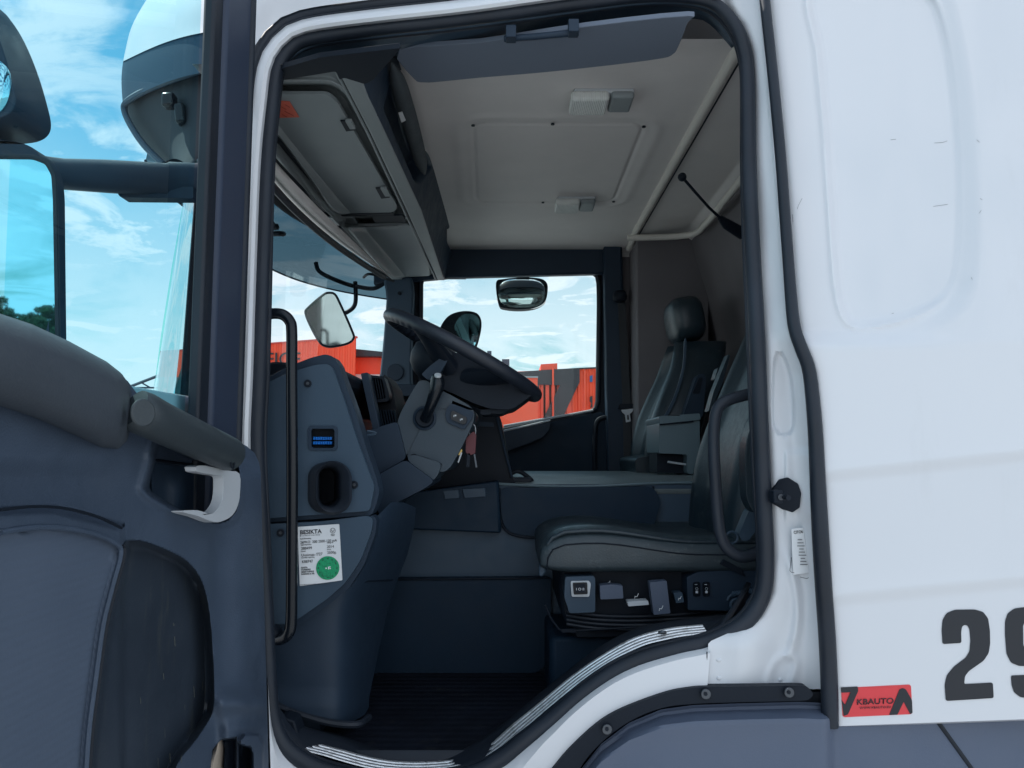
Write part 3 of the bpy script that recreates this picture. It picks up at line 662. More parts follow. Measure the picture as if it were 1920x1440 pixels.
# card in the lower pocket, a thing of its own
card = MB()
CA = cat([(380, 1460), (384, 1432), (396, 1405), (412, 1373)], 6); CB = cat([(420, 1460), (420, 1430), (421, 1400), (413, 1372)], 6)
card.grid([[PX(a[0] * (1 - t) + b[0] * t, a[1] * (1 - t) + b[1] * t, -.525 + .02 * math.sin(t * 2.6)) for t in np.linspace(0, 1, 8)] for a, b in zip(CA, CB)])
c_ = card.build('card', M['paper'], None, solid=.0008); tag(c_, 'curled beige card standing in the lower pocket of the open door', 'card')

# ------------------------------------------------------------------ mirrors, corner deflector, outer sun visor
mir = part('side_mirror')
hs = [(-40, 276), (20, 282), (72, 288), (100, 300), (117, 330), (122, 370), (123, 480), (125, 650), (110, 760), (-40, 760)]
MB().prism([P(x, y, 1.285) for x, y in rnd(hs, 14)], (0, -.05, 0)).build('mirror_housing', M['trim2'], mir, bev=.012, seg=3)
# glass faces rearwards and slightly down
gq = rnd([(-40, 293), (62, 294), (88, 304), (101, 328), (104, 372), (109, 660), (100, 720), (-40, 720)], 8)
gm = MB(); n_ = Vector((.47, -.875, -.072)).normalized(); c0 = P(80, 480, 1.222)
def onpl(px, py):
    d = P(px, py, 1.0) - Vector((0, 0, CZ)); t = (c0 - Vector((0, 0, CZ))).dot(n_) / d.dot(n_); return Vector((0, 0, CZ)) + d * t
gm.prism([onpl(x, y) for x, y in gq], -n_ * .004); gm.build('mirror_glass', M['mirror'], mir)
rim = MB(); rim.tube([onpl(x, y) + n_ * .002 for x, y in gq], .004, 8, closed=True); rim.build('glass_rim', M['rubber'], mir)
arm = MB()
arm.grid([[Vector(P(x, (ty + by) / 2 + math.sin(a) * (by - ty) / 2, Y + .03 * math.cos(a))) for a in np.linspace(0, 2 * math.pi, 17)[:-1]] for x, ty, by, Y in
          ((66, 290, 350, 1.30), (120, 297, 356, 1.36), (200, 299, 362, 1.42), (300, 305, 368, 1.52), (312, 306, 370, 1.53), (318, 303, 371, 1.54), (375, 306, 371, 1.60))], cu=True)
armo = arm.build('mirror_arm', M['trim2'], mir)
slab('arm_joint_cover', rnd([(222, 354), (230, 350), (362, 350), (362, 372), (226, 370), (220, 363)], 4), lambda a, b: 1.44 + (a - 220) * .0008, .03, M['trim2'], mir, bev=.003)
slab('arm_seam', [(244, 325), (312, 334), (314, 318), (317, 318), (315, 338), (244, 328)], lambda a, b: 1.425 + (a - 220) * .0011, .004, M['gloss'], mir)
wm_ = part('wide_angle_mirror')
h2 = cat([(-60, 0), (0, 20), (22, 40), (48, 82), (72, 140), (90, 200), (97, 236), (90, 256), (70, 267), (36, 272), (26, 278), (24, 292), (-60, 292)], 4, True)
MB().prism([P(x, y, 1.30) for x, y in h2], (.0, -.10, 0)).build('mirror_housing', M['trim2'], wm_, bev=.028, seg=4)
MB().ball(P(-16, 165, 1.20), (.034, .014, .052), 12).build('mirror_glass', M['mirror'], wm_)
# corner deflector
dfl = sheet('corner_deflector', [(352, 300), (345, 370), (322, 500), (300, 640), (285, 760), (276, 860)], [(385, 300), (366, 370), (350, 520), (338, 640), (325, 760), (312, 860)], 12, 40,
      lambda a, b: 1.74 - .09 * st((a - (345 - (b - 370) * .155)) / 40.0, 0, 1), M['aqua'], T)
slab('lower_mirror_bracket', cat([(372, 690), (350, 695), (334, 712), (322, 745), (312, 800), (312, 860), (372, 860)], 4, True), 1.60, .05, M['glass2'], T, bev=.01)
# outer sun visor: an upper white shroud and a smoked band that wrap the cab front
def vis(s, k): # s from near end (0) to far end (1)
    Y = 1.62 + 2.2 * s; q = abs((Y - 2.72) / 1.12); return Y, -.60 - k * (1 - min(1, q) ** 4)
def vband(z0, z1, k0, k1, b0=0, b1=0, n=60, w=.0):
    rows = []
    for t in np.linspace(0, 1, 7):
        row = []
        for i in range(n):
            s = (i / (n - 1)) ** 1.0; Y, X = vis(s, k0 + (k1 - k0) * t); dip = b0 + (b1 - b0) * t
            row.append((X, Y, z0 + (z1 - z0) * t - dip * math.cos(min(1, abs(2 * s - 1) * 1.0) * 1.57) + w * math.sin(t * 3.14) + CZ))
        rows.append(row)
    return MB().grid(rows)
vs = part('sun_visor')
# near end cheek, traced from its silhouette
CH1 = [(300, -40), (262, 20), (245, 55), (236, 90), (231, 115)]; CH1r = [(460, -40), (458, 20), (455, 36), (452, 42), (450, 44)]
def chk(A, B, D, name, m, n=22):
    A = resamp(cat(A, 4), 14); B = resamp(cat(B, 4), 14); rows = []
    for a, b in zip(A, B):
        row = []
        for t in np.linspace(0, 1, n):
            x = a[0] * (1 - t) + b[0] * t; y = a[1] * (1 - t) + b[1] * t - 16 * math.sin(math.pi * t) ** .8 * 0 - 10 * math.sin(math.pi * min(1, t * 1.2)) ; row.append(P(x, y, D(t)))
        rows.append(row)
    # continue round the front, away from the camera
    rows2 = []
    for a, r in zip(A, rows):
        back = [P(a[0] + 2 + 60 * (1 - math.cos(k)) , a[1] + 16 * math.sin(k) * .6, D(0) + .75 * math.sin(k)) for k in np.linspace(1.4, .08, 10)]
        rows2.append(back + r)
    return MB().grid(rows2).build(name, m, vs, ang=60)
Dt = lambda t: 1.62 + .30 * (1 - t) ** 2.2
chk(CH1, CH1r, Dt, 'visor_shroud', M['white'])
chk([(231, 113), (228, 140), (228, 165), (230, 192)], [(450, 44), (449, 70), (448, 95), (446, 118)], lambda t: Dt(t) + .006, 'visor_band', M['tintblue'])
chk([(230, 190), (233, 206), (242, 228), (262, 260), (285, 288), (306, 306)], [(446, 116), (446, 124), (446, 135), (440, 180), (400, 260), (360, 310)], lambda t: Dt(t) + .055, 'visor_underside', M['matt'])
random.seed(9)
for a, b, w, h in ((318, 190, .03, .035), (340, 215, .025, .05)):
    MB().box(P(a, b, 1.73), (w, .03, h), Matrix.Rotation(random.uniform(-.6, .6), 3, 'Y')).build('visor_clip', M['gloss'], vs, bev=.006)
ptube('visor_lip', [(446, 118, 1.62), (400, 124, 1.65), (350, 140, 1.70), (300, 158, 1.78), (262, 175, 1.85), (236, 193, 1.90), (234, 210, 1.91), (245, 235, 1.9), (270, 272, 1.88), (306, 308, 1.85)], .0085, M['trim'], vs, n=8)
sl_ = MB(); ns = 50
for (u0, u1, z0, z1, k) in ((.18, 1.04, .795, 1.12, .50),):
    rows = []
    for t in np.linspace(0, 1, 5):
        rows.append([(lambda Y, X: (X, Y, z0 + (z1 - z0) * t + .03 * (1 - abs(2 * s - 1) ** 2) * (1 - t) + CZ))(*vis(s, k - .06 * t)) for s in np.linspace(u0, u1, ns)])
    sl_.grid(rows)
sl_.build('smoked_visor', M['smoke'], vs)
MB().tube([(lambda Y, X: (X, Y, .795 + .03 * (1 - abs(2 * s - 1) ** 2) + CZ))(*vis(s, .5)) for s in np.linspace(.18, 1.04, 50)], .004, 6).build('visor_edge', M['trim2'], vs)
bk = MB()
random.seed(5)
for s in np.linspace(.50, .66, 7):
    Y, X = vis(s, .42); bk.box((X + .03, Y, .93 + CZ + random.uniform(-.02, .02)), (.05, random.uniform(.03, .09), .022), Matrix.Rotation(random.uniform(-.5, .5), 3, 'X'))
bk.build('visor_bracket', M['black'], vs, bev=.01)
# kerb mirror on its arm, ahead of the windscreen
km = part('kerb_mirror')
ko = cat([(573, 588), (578, 577), (606, 553), (617, 549), (628, 552), (638, 570), (660, 620), (663, 634), (652, 644), (625, 650), (610, 649), (599, 641), (584, 615)], 4, True)
kn = Vector((.22, -.95, -.15)).normalized(); kc = P(618, 600, 3.72)
def onp(px, py, c, n):
    o = Vector((0, 0, CZ)); d = P(px, py, 1.0) - o; return o + d * ((c - o).dot(n) / d.dot(n))
MB().prism([onp(x, y, kc, kn) for x, y in ko], -kn * .006).build('mirror_glass', M['mirror2'], km)
MB().tube([onp(x, y, kc, kn) for x, y in ko], .006, 8, closed=True).build('glass_rim', M['black'], km)
kb = cat([(590, 590), (605, 565), (622, 553), (636, 572), (656, 612), (650, 632), (628, 640), (610, 638), (598, 622)], 4, True)
am = MB()
for pts in ([(648, 587, 3.72), (662, 577, 3.72), (667, 562, 3.72), (666, 528, 3.72)], [(592, 492, 3.70), (598, 508, 3.7), (618, 520, 3.7), (648, 532, 3.72), (668, 537, 3.72), (700, 541, 3.72), (722, 530, 3.72)]):
    am.tube([P(*q) for q in cat(pts, 6)], .011, 10)
am.build('mirror_arm', M['black'], km)
# far side mirrors, seen through the passenger window
fm = part('passenger_mirror')
fo = cat([(822, 640), (825, 615), (840, 593), (862, 584), (885, 584), (899, 592), (903, 612), (896, 645), (888, 656), (870, 655), (845, 650)], 4, True)
MB().prism([P(x, y, 4.02) for x, y in fo], (-.02, .16, 0)).build('mirror_housing', M['black'], fm, bev=.012)
fg = cat([(852, 612), (866, 591), (885, 589), (897, 597), (899, 614), (892, 643), (884, 651), (862, 632)], 4, True)
MB().prism([P(x, y, 4.012) for x, y in fg], (0, .004, 0)).build('mirror_glass', M['mirror'], fm)
lm = part('kerb_view_mirror')
lo_ = cat([(930, 530), (945, 523), (980, 520), (1012, 522), (1025, 530), (1027, 545), (1022, 565), (1005, 576), (978, 580), (948, 578), (935, 570)], 4, True)
MB().prism([P(x, y, 3.98) for x, y in lo_], (0, .06, 0)).build('mirror_housing', M['black'], lm, bev=.008)
MB().ball(P(978, 551, 4.0), (.138, .035, .086), 14, e=.7).build('mirror_glass', M['mirror2'], lm)
MB().box(P(980, 516, 4.0), (.07, .05, .05)).build('mirror_foot', M['black'], lm)
# ------------------------------------------------------------------ roof lining
CE = 1.05
lin_ = part('roof_lining')
HAT = rr(0, 0, 1, 1, .08)
HW = [(-.125, 2.30), (.425, 2.30), (.425, 3.05), (-.15, 3.05)]
def ceilZ(x, y):
    s = sdp(x, y, rnd(HW, .06)); z = CE + 0 * x
    z = z + .006 * np.exp(-(s / .006) ** 2) - .004 * np.exp(-((s - .05) / .02) ** 2)
    z = z - .02 * st(y, 3.5, 3.74) - .04 * (1 - st(y, 1.68, 1.9))
    z = z - .035 * st(x, .82, .87)
    return z
xs = np.linspace(-.33, .87, 200); ys = np.linspace(1.765, 3.75, 230); XX, YY = np.meshgrid(xs, ys); ZZ = ceilZ(XX, YY)
cm = MB().grid([[(XX[j, i], YY[j, i], ZZ[j, i] + CZ) for i in range(len(xs))] for j in range(len(ys))]).build('ceiling_panel', M['lining'], lin_, ang=60)
rb = MB(); rb.tube([(.586, 1.66, CE + CZ - .035)] + [(.586, y, CE + CZ - .004) for y in np.linspace(1.8, 3.45, 8)] + [(.586, 3.62, CE + CZ - .03), (.586, 3.66, CE + CZ - .03)], .0155, 10, flat=1).build('roof_rib', M['ribtrim'], lin_)
MB().tube([(.612, y, CE + CZ - .001) for y in (1.7, 3.6)], .003, 6).build('rib_joint', M['rubber'], lin_)
pins = MB()
for x, y in ((-.125, 2.31), (.13, 2.30), (.425, 2.32), (.13, 3.05), (.425, 3.04)): pins.cyl((x, y, CE + CZ - .002), (0, 0, 1), .006, .004)
pins.build('panel_clip', M['black'], lin_)
# cantrail covers along the far side, rear coving
MB().grid([[(x, y, z + CZ) for x in np.linspace(-.30, .86, 12)] for y, z in ((3.69, 1.035), (3.735, 1.026), (3.75, 1.016), (3.76, 1.005))]).build('cantrail_cover', M['lining'], lin_)
cv = [PZ(1290, 441, .985), PZ(1325, 418, .96), PZ(1362, 372, .955), PZ(1395, 330, .955), PZ(1440, 270, .955)]
MB().tube(cat([tuple(PZ(1176, 446, .99))] + [tuple(p) for p in cv], 5), .014, 10).build('rear_coving', M['ribtrim'], lin_)
# blue-grey trim over the open door, with coat rail
def hdr(a, b): return [P(x, y, Y) for x, y, Y in a], [P(x, y, Y) for x, y, Y in b]
A1 = [(524, 150, 1.63), (532, 120, 1.63), (552, 98, 1.64), (600, 78, 1.64), (700, 66, 1.64), (880, 46, 1.65), (1087, 18, 1.66), (1200, 4, 1.66), (1290, 4, 1.66), (1345, 22, 1.66), (1385, 70, 1.66)]
B1 = [(520, 168, 1.72), (530, 150, 1.74), (565, 136, 1.76), (620, 116, 1.80), (700, 104, 1.82), (880, 92, 1.86), (1087, 60, 1.86), (1200, 45, 1.86), (1288, 32, 1.80), (1330, 40, 1.76), (1375, 88, 1.74)]
a_, b_ = resamp(cat(A1, 4), 60), resamp(cat(B1, 4), 60); rows = []
for t in np.linspace(0, 1, 9): rows.append([P(a[0] * (1 - t) + b[0] * t, a[1] * (1 - t) + b[1] * t - 5 * math.sin(t * 9.4), a[2] * (1 - t) + b[2] * t) for a, b in zip(a_, b_)])
MB().grid(rows).build('door_header_trim', M['trim'], T, solid=.006)
sp_ = slab('side_headliner', cat([(748, 94), (900, 80), (1100, 50), (1288, 30), (1289, 44), (1272, 88), (1262, 102), (1240, 110), (1150, 122), (1020, 136), (900, 146), (830, 153), (795, 155), (775, 147)], 3, True), lambda a, b: .985, .012, mat('side_headliner_cloth', (.15, .18, .235), .8, bump=.3, bscale=200), T, mode='Z', bev=.004)
cr = MB(); cr.tube([PZ(x, y, .965) for x, y in ((945, 73), (1000, 69), (1085, 61))], .008, 8)
for x in (958, 1075): cr.box(PZ(x, 70 - (x - 945) * .09 - 5, .972), (.024, .03, .03))
cr.build('coat_rail', M['trim2'], sp_, bev=.002)
# two ceiling lights
for (x0, x1, y0, y1) in ((.17, .355, 2.06, 2.165), (.178, .345, 2.97, 3.09)):
    cl_ = part('ceiling_light')
    MB().box(((x0 + x1) / 2 + .004, (y0 + y1) / 2 + .002, CE + CZ - .006), (x1 - x0 - .01, y1 - y0 - .01, .014)).build('light_base', M['silver'], cl_, bev=.005)
    MB().box((x0 + (x1 - x0) * .30, (y0 + y1) / 2, CE + CZ - .024), ((x1 - x0) * .60, (y1 - y0), .030)).build('light_lens', M['lens'], cl_, bev=.010, seg=3)
    MB().box((x0 + (x1 - x0) * .81, (y0 + y1) / 2, CE + CZ - .020), ((x1 - x0) * .36, (y1 - y0) * .96, .022)).build('light_switch', M['shelf'], cl_, bev=.008)
# gooseneck reading lamp
gn = part('reading_lamp')
b0, b1 = P(1374, 428, 2.6), P(1279, 332, 2.45)
MB().tube([b1, P(1305, 362, 2.48), P(1330, 390, 2.52), P(1352, 410, 2.56)], .0052, 8).build('gooseneck', M['black'], gn)
MB().ball(b1, .0150, 10).build('lamp_head', M['black'], gn)
MB().tube([P(1350, 408, 2.56), P(1362, 420, 2.58), P(1392, 438, 2.62)], [.010, .019, .022], 12).build('lamp_foot', M['black'], gn)

# ------------------------------------------------------------------ overhead shelf across the windscreen
shf = part('overhead_shelf')
SLt = [(360, 120), (525, 305), (600, 385), (670, 456), (735, 524)]
SRt = [(626, 120), (632, 137), (690, 250), (757, 393), (815, 524)]
DR1 = rnd([(440, 177), (614, 177), (632, 190), (746, 388), (738, 399), (640, 401), (624, 392), (525, 257)], 14)
DR2 = rnd([(651, 424), (768, 422), (780, 430), (806, 505), (806, 516), (740, 520), (728, 518)], 8)
def gr(px, py, s, w=16): return st(s, -1, 3) * (1 - st(s, w * .55, w))
def shZ(px, py):
    px = np.asarray(px, float); py = np.asarray(py, float)
    fx = np.interp(py, [p[1] for p in SLt], [p[0] for p in SLt]); z = .873 - .075 * (1 - st(px - fx, 0, 85 * (1 - (py - 120) / 700)))
    s1 = sdp(px, py, DR1); s2 = sdp(px, py, DR2)
    z = z + .040 * gr(px, py, s1, 26) + .030 * gr(px, py, s2, 15)
    z = z - .012 * np.exp(-((s1 - 26) / 5.0) ** 2) - .006 * np.exp(-((s2 - 14) / 3.5) ** 2)
    return z
sheet('shelf_underside', SLt, SRt, 210, 320, shZ, M['shelf'], shf, mode='Z', ang=70)
for D, h in ((DR1, 0), (DR2, 0)):
    o = slab('locker_door', sh(D, .995, (sum(p[0] for p in D) / len(D), sum(p[1] for p in D) / len(D))), .868, .01, M['shelfd'], shf, mode='Z', bev=.004)
    for (x, y) in (((652, 236), (718, 362)) if D is DR1 else ((685, 454), (730, 511))):
        k = 1.0 if D is DR1 else .6
        MB().prism([PZ(x + a * k, y + b * k, .864) for a, b in ((-14, -9), (4, -9), (13, 9), (-3, 11))], (0, 0, .004)).build('latch', M['black'], o, bev=.001)
        MB().prism([PZ(x + a * k, y + b * k, .856) for a, b in ((-5, -8), (7, -8), (15, 7), (4, 7))], (0, 0, .009)).build('latch_lever', M['shelf'], o, bev=.002)
    if D is DR1:
        MB().prism([PZ(x, y, .8655) for x, y in ((500, 188), (543, 191), (561, 220), (500, 222))], (0, 0, .0015)).build('warning_sticker', M['orange'], o)
        wt = MB()
        for i, (x, y) in enumerate(((527, 200), (533, 208), (528, 214), (541, 212), (534, 196))): wt.prism([PZ(x + a, y + b, .8645) for a, b in ((0, 0), (9, 5), (10, 6.2), (1, 1.2))], (0, 0, .0006))
        wt.build('sticker_print', mat('dark_red_print', (.35, .03, .02), .6), o)
slab('locker_groove_shade', [(505, 250), (526, 256), (622, 389), (640, 401), (738, 400), (738, 404), (636, 406), (606, 396), (585, 376)], .8662, .008, M['matt'], shf, mode='Z')  # flat black strips stand in for the shade in the locker grooves
slab('locker_groove_shade', [(634, 434), (650, 425), (727, 517), (737, 524), (722, 518), (690, 491)], .8662, .008, M['matt'], shf, mode='Z')
slab('speaker_grille', rnd([(696, 405), (755, 404), (762, 417), (703, 418)], 3), .8655, .006, M['black'], shf, mode='Z', bev=.001)
slab('blank_plate', rnd([(600, 409), (662, 408), (672, 421), (614, 424)], 3), .866, .006, M['shelfd'], shf, mode='Z', bev=.001)
MB().cyl(PZ(618, 417, .865), (0, 0, 1), .006, .003).build('plate_button', M['black'], shf)
lg = MB()
for x, y in ((535, 335), (569, 387), (587, 399), (600, 412), (616, 426), (663, 474)): lg.prism([PZ(x + a, y + b, .806) for a, b in ((-5, -3), (4, -3), (9, 4), (0, 4))], (0, 0, .008))
lg.build('fixing_clip', M['trim2'], shf, bev=.001)
MB().tube([PZ(a, b, .868) for a, b in ((628, 128), (632, 137), (690, 250), (757, 393), (817, 524))], .0045, 8).build('edge_bead', M['shelf'], shf)
MB().tube([PZ(a + 5, b, .872) for a, b in ((632, 137), (690, 250), (757, 393), (817, 524))], .005, 8).build('edge_groove', M['black'], shf)
stp_ = sheet('switch_strip', [(638, 137), (696, 250), (763, 393), (821, 524)], [(676, 137), (688, 175), (733, 270), (790, 393), (833, 524)], 8, 40, lambda a, b: .866 + .0 * a, M['shelf'], shf, mode='Z', solid=.004)
sw = MB()
for x, y in ((692, 213), (700, 232), (737, 316), (770, 382), (778, 397), (786, 418), (800, 440)):
    sw.prism([PZ(x + a, y + b, .8645) for a, b in ((-6, -2), (5, -3), (6, 0), (-4, 1))], (0, 0, .001)); 
for x, y, w in ((686, 217, 22), (769, 390, 16), (783, 424, 14)): sw.prism([PZ(x + a, y + b, .8645) for a, b in ((-2, -.6), (w, -1.2), (w + 1, .4), (-1, 1))], (0, 0, .001))
sw.build('strip_marks', M['black'], stp_)
# rear face of the shelf with its open tray
FL = [(676, 100), (680, 157), (733, 270), (790, 393), (833, 524)]; FR = [(750, 97), (780, 190), (820, 318), (863, 483), (874, 524)]
TR = rnd([(752, 128), (770, 155), (811, 314), (786, 346), (776, 340), (718, 205), (733, 150)], 8)
TR2 = rnd([(838, 412), (856, 455), (852, 482), (838, 455)], 4)
def faceZ(px, py):
    a = np.interp(py, [p[1] for p in FL], [p[0] for p in FL]); b = np.interp(py, [p[1] for p in FR], [p[0] for p in FR]); t = np.clip((px - a) / (b - a), 0, 1)
    return .874 + (CE + .02 - .874) * t
def faceP(px, py):
    z = faceZ(px, py); s = sdp(px, py, TR); d = .06 * st(-s, 0, 9); d = d + .03 * st(-sdp(px, py, TR2), 0, 5)
    return z, d
rows = []
for y in np.linspace(100, 524, 230):
    a = np.interp(y, [p[1] for p in FL], [p[0] for p in FL]); b = np.interp(y, [p[1] for p in FR], [p[0] for p in FR]); X_ = np.linspace(a, b, 60); z, d = faceP(X_, np.full(60, y))
    rows.append([PZ(X_[i], y, float(z[i])) + Vector((-1, 0, .35)) * float(d[i]) for i in range(60)])
MB().grid(rows).build('shelf_face', M['trim2'], shf, ang=60)
pil_ = MB()
for pts in ([(752, 120, 1, .004), (762, 150, 1, .020), (776, 200, 1, .025), (790, 250, 1, .025), (803, 300, 1, .022), (810, 325, 1, .006)],): pil_.tube([Vector(PZ(q[0] - 8, q[1], .985)) + Vector((-.012, 0, .0)) for q in cat(pts, 6)], [q[3] for q in cat(pts, 6)], 14)
pil_.build('tray_pad', M['fabric'], shf)
MB().prism([PZ(x, y, .955) + Vector((.012, 0, 0)) for x, y in ((739, 212), (746, 210), (753, 226), (745, 230))], (.0, 0, .002)).build('tray_tag', M['sticker'], shf)
# near end moulding of the shelf
slab('shelf_end', rnd([(505, 160), (530, 128), (600, 108), (700, 96), (752, 90), (700, 150), (684, 158), (645, 146), (637, 150), (630, 134), (520, 152)], 5), .862, .012, M['black'], shf, mode='Z', bev=.01)
# roller blind and its pale housing at the top of the screen
BL = [(470, 290), (515, 345), (560, 392), (620, 444), (680, 486), (722, 512)]; BR = [(505, 290), (545, 335), (600, 392), (660, 450), (712, 500), (738, 526)]
rb_ = MB(); A_ = resamp(cat(BL, 4), 50); B_ = resamp(cat(BR, 4), 50)
rb_.grid([[PZ(a[0] * (1 - t) + b[0] * t, a[1] * (1 - t) + b[1] * t, .795 - .022 * math.sin(math.pi * t)) for a, b in zip(A_, B_)] for t in np.linspace(0, 1, 10)]).build('roller_blind', M['lining'], T)
MB().tube([PZ(a[0] - 2, a[1] + 7, .765) for a in A_], .012, 8).build('blind_bar', M['black'], T)
wv = MB(); wv.tube([PZ(*p, .775) for p in cat([(682, 520), (690, 514), (705, 516), (722, 522), (738, 527)], 4)], .006, 8).build('blind_catch', M['black'], T)

# ------------------------------------------------------------------ far side: pillars, passenger door, window
FY = 3.74
WIN = rnd([(795, 518), (1114, 514), (1116, 560), (1113, 768), (1020, 786), (945, 800), (793, 830)], 16)
WIN2 = rnd([(789, 512), (1122, 508), (1124, 560), (1121, 772), (1020, 792), (945, 806), (787, 840)], 20)
fw = MB().prism(outl([(722, 380), (1300, 380), (1300, 1150), (640, 1150), (640, 760), (724, 735), (726, 560)], FY + .06), (0, .05, 0), [outl(WIN2, FY + .06)]).build('far_side_wall', M['black'], T)
pdr = part('passenger_door')
slab('door_frame', [(772, 470), (1165, 458), (1165, 900), (772, 900)], FY + .02, .05, M['black'], pdr, holes=[WIN2], bev=.006)
MB().tube([P(x, y, FY + .02) for x, y in resamp(WIN2 + WIN2[:1], 90)][:-1], .014, 10, closed=True).build('window_seal', M['rubber'], pdr)
slab('window_pane', WIN2, FY + .09, .004, M['glass'], pdr)
slab('door_panel', rnd([(930, 812), (1000, 800), (1040, 790), (1130, 772), (1140, 780), (1140, 905), (930, 905)], 6), FY - .02, .05, M['navy'], pdr, bev=.01)
slab('door_arm_rest', rnd([(938, 832), (945, 806), (1033, 790), (1030, 806), (1018, 820), (990, 832), (946, 848)], 6), FY - .09, .07, M['trim2'], pdr, bev=.01)
MB().tube([P(x, y, FY - .09) for x, y in ((944, 808), (990, 798), (1032, 788))], .005, 8).build('sill_bead', M['silver'], pdr)
MB().tube([P(x, y, FY - .03) for x, y in ((944, 799), (1000, 789), (1060, 779), (1112, 769))], .006, 8).build('window_bead', M['silver'], pdr)
MB().tube([P(x, y, FY - .05) for x, y in cat([(1116, 890), (1115, 840), (1117, 800), (1124, 786), (1140, 782)], 5)], .012, 8).build('door_edge_tube', M['black'], pdr)
fp_ = slab('far_front_pillar', cat([(722, 520), (724, 560), (718, 640), (712, 700), (706, 760), (768, 760), (771, 700), (772, 620), (772, 520)], 3, True), FY - .06, .08, M['trim'], T, bev=.02)
MB().cyl(P(741, 698, FY - .065), (0, 1, 0), .042, .01, 28).build('pillar_plug', M['trim2'], fp_, bev=.003)
MB().cyl(P(749, 550, FY - .065), (0, 1, 0), .009, .01, 12).build('screw', M['black'], fp_)
slab('far_header_trim', [(700, 486), (845, 462), (1165, 455), (1165, 512), (845, 520), (700, 534)], FY - .03, .05, M['trim2'], T, bev=.01)
fb_ = slab('far_door_pillar', [(1132, 456), (1167, 454), (1170, 560), (1186, 760), (1190, 915), (1140, 915), (1136, 700)], FY - .07, .10, M['trim2'], T, bev=.015)
bg_ = part('seat_belt')
slab('belt_webbing', [(1158, 560), (1172, 560), (1183, 760), (1184, 905), (1170, 905), (1168, 760)], FY - .085, .004, M['webbing'], bg_)
MB().ball(P(1162, 556, FY - .1), (.035, .03, .03), 10, e=.7).build('belt_guide', M['black'], bg_)
slab('belt_slot', rnd([(1162, 757), (1188, 757), (1190, 766), (1160, 766)], 3), FY - .11, .03, M['black'], bg_)
slab('belt_tongue', rnd([(1165, 768), (1188, 766), (1186, 772), (1181, 776), (1183, 790), (1174, 792), (1172, 777), (1167, 773)], 1.5), FY - .12, .008, M['silver'], bg_, bev=.001, holes=[[(1176, 778), (1179, 778), (1180, 787), (1176, 787)]])
slab('side_locker', [(1193, 446), (1330, 441), (1330, 906), (1196, 906)], FY - .24, .23, M['lining2'], T, bev=.02)
slab('side_lining', [(1165, 440), (1420, 430), (1420, 930), (1186, 930), (1168, 700)], FY + .03, .02, M['lining2'], T)
hk = MB(); hk.prism([P(x, y, FY - .02) for x, y in rnd([(1230, 448), (1250, 448), (1249, 470), (1240, 478), (1231, 470)], 4)], (0, .05, 0)); hk.build('coat_hook', M['shelf'], T, bev=.006)

# ------------------------------------------------------------------ floor tunnel
tun = part('engine_tunnel')
TW = 2.30
slab('tunnel_wall', [(690, 985), (1320, 985), (1320, 1290), (690, 1290)], 2.30, .9, M['trim'], tun, bev=.01)
slab('tunnel_side', rnd([(640, 1086), (1034, 1083), (1031, 1220), (1022, 1250), (1005, 1262), (960, 1270), (700, 1262), (640, 1255)], 12), 2.265, .04, M['navy'], tun, bev=.012, seg=3)
MB().tube([P(x, y, 2.262) for x, y in ((690, 1087), (860, 1086), (1032, 1084))], .003, 6).build('tunnel_joint', M['black'], tun)
slab('tunnel_upper_wall', rnd([(925, 908), (1350, 908), (1350, 1010), (925, 1010)], 10), 2.32, .9, M['trim'], tun, bev=.01)
bl = slab('storage_bin', rnd([(937, 915), (1225, 912), (1240, 940), (1225, 990), (1200, 1002), (975, 1004), (950, 995), (940, 970)], 14), 2.295, .04, M['navy'], tun, bev=.012, seg=3)
MB().tube([P(x, y, 2.29) for x, y in cat([(936, 915), (935, 960), (948, 994), (975, 1006), (1010, 1008)], 4)], .004, 8).build('bin_joint', M['black'], bl)
MB().tube([P(x, y, 2.315) for x, y in ((1225, 912), (1231, 965))], .003, 6).build('wall_joint', M['black'], tun)
# padded cover on top
def topz(x, y): return -.094 + .018 * st(np.array(y), 2.32, 2.6) - .02 * (1 - st(np.array(x), -.06, .02))
tm = MB(); rows = [[(x, y, float(topz(x, y)) + CZ - (.03 if j == 0 else 0)) for x in np.linspace(-.075, .98, 60)] for j, y in enumerate(np.r_[2.318, np.linspace(2.322, 3.25, 30)])]
tm.grid(rows).build('tunnel_cover', M['carpet'], tun, solid=.02)
MB().tube([(x, 2.318, -.096 + CZ - .006 * math.sin((x) * 9)) for x in np.linspace(-.05, .58, 30)], .0045, 8).build('cover_piping', M['box'], tun)
slab('lower_console', [(757, 925), (935, 902), (940, 1000), (745, 992)], 2.26, .5, M['navy'], tun, bev=.008)
for q in ([(830, 920), (860, 918), (862, 934), (834, 936)], [(866, 917), (910, 915), (912, 931), (870, 934)]): slab('console_tray', q, 2.255, .01, M['trim'], tun, bev=.002)
slab('seat_pedestal', [(1030, 1196), (1250, 1192), (1330, 1330), (1030, 1330)], 1.98, .3, M['navy'], tun, bev=.015)  # solid dark pedestal under the driver seat
tun.children[-1].name = 'seat_plinth'
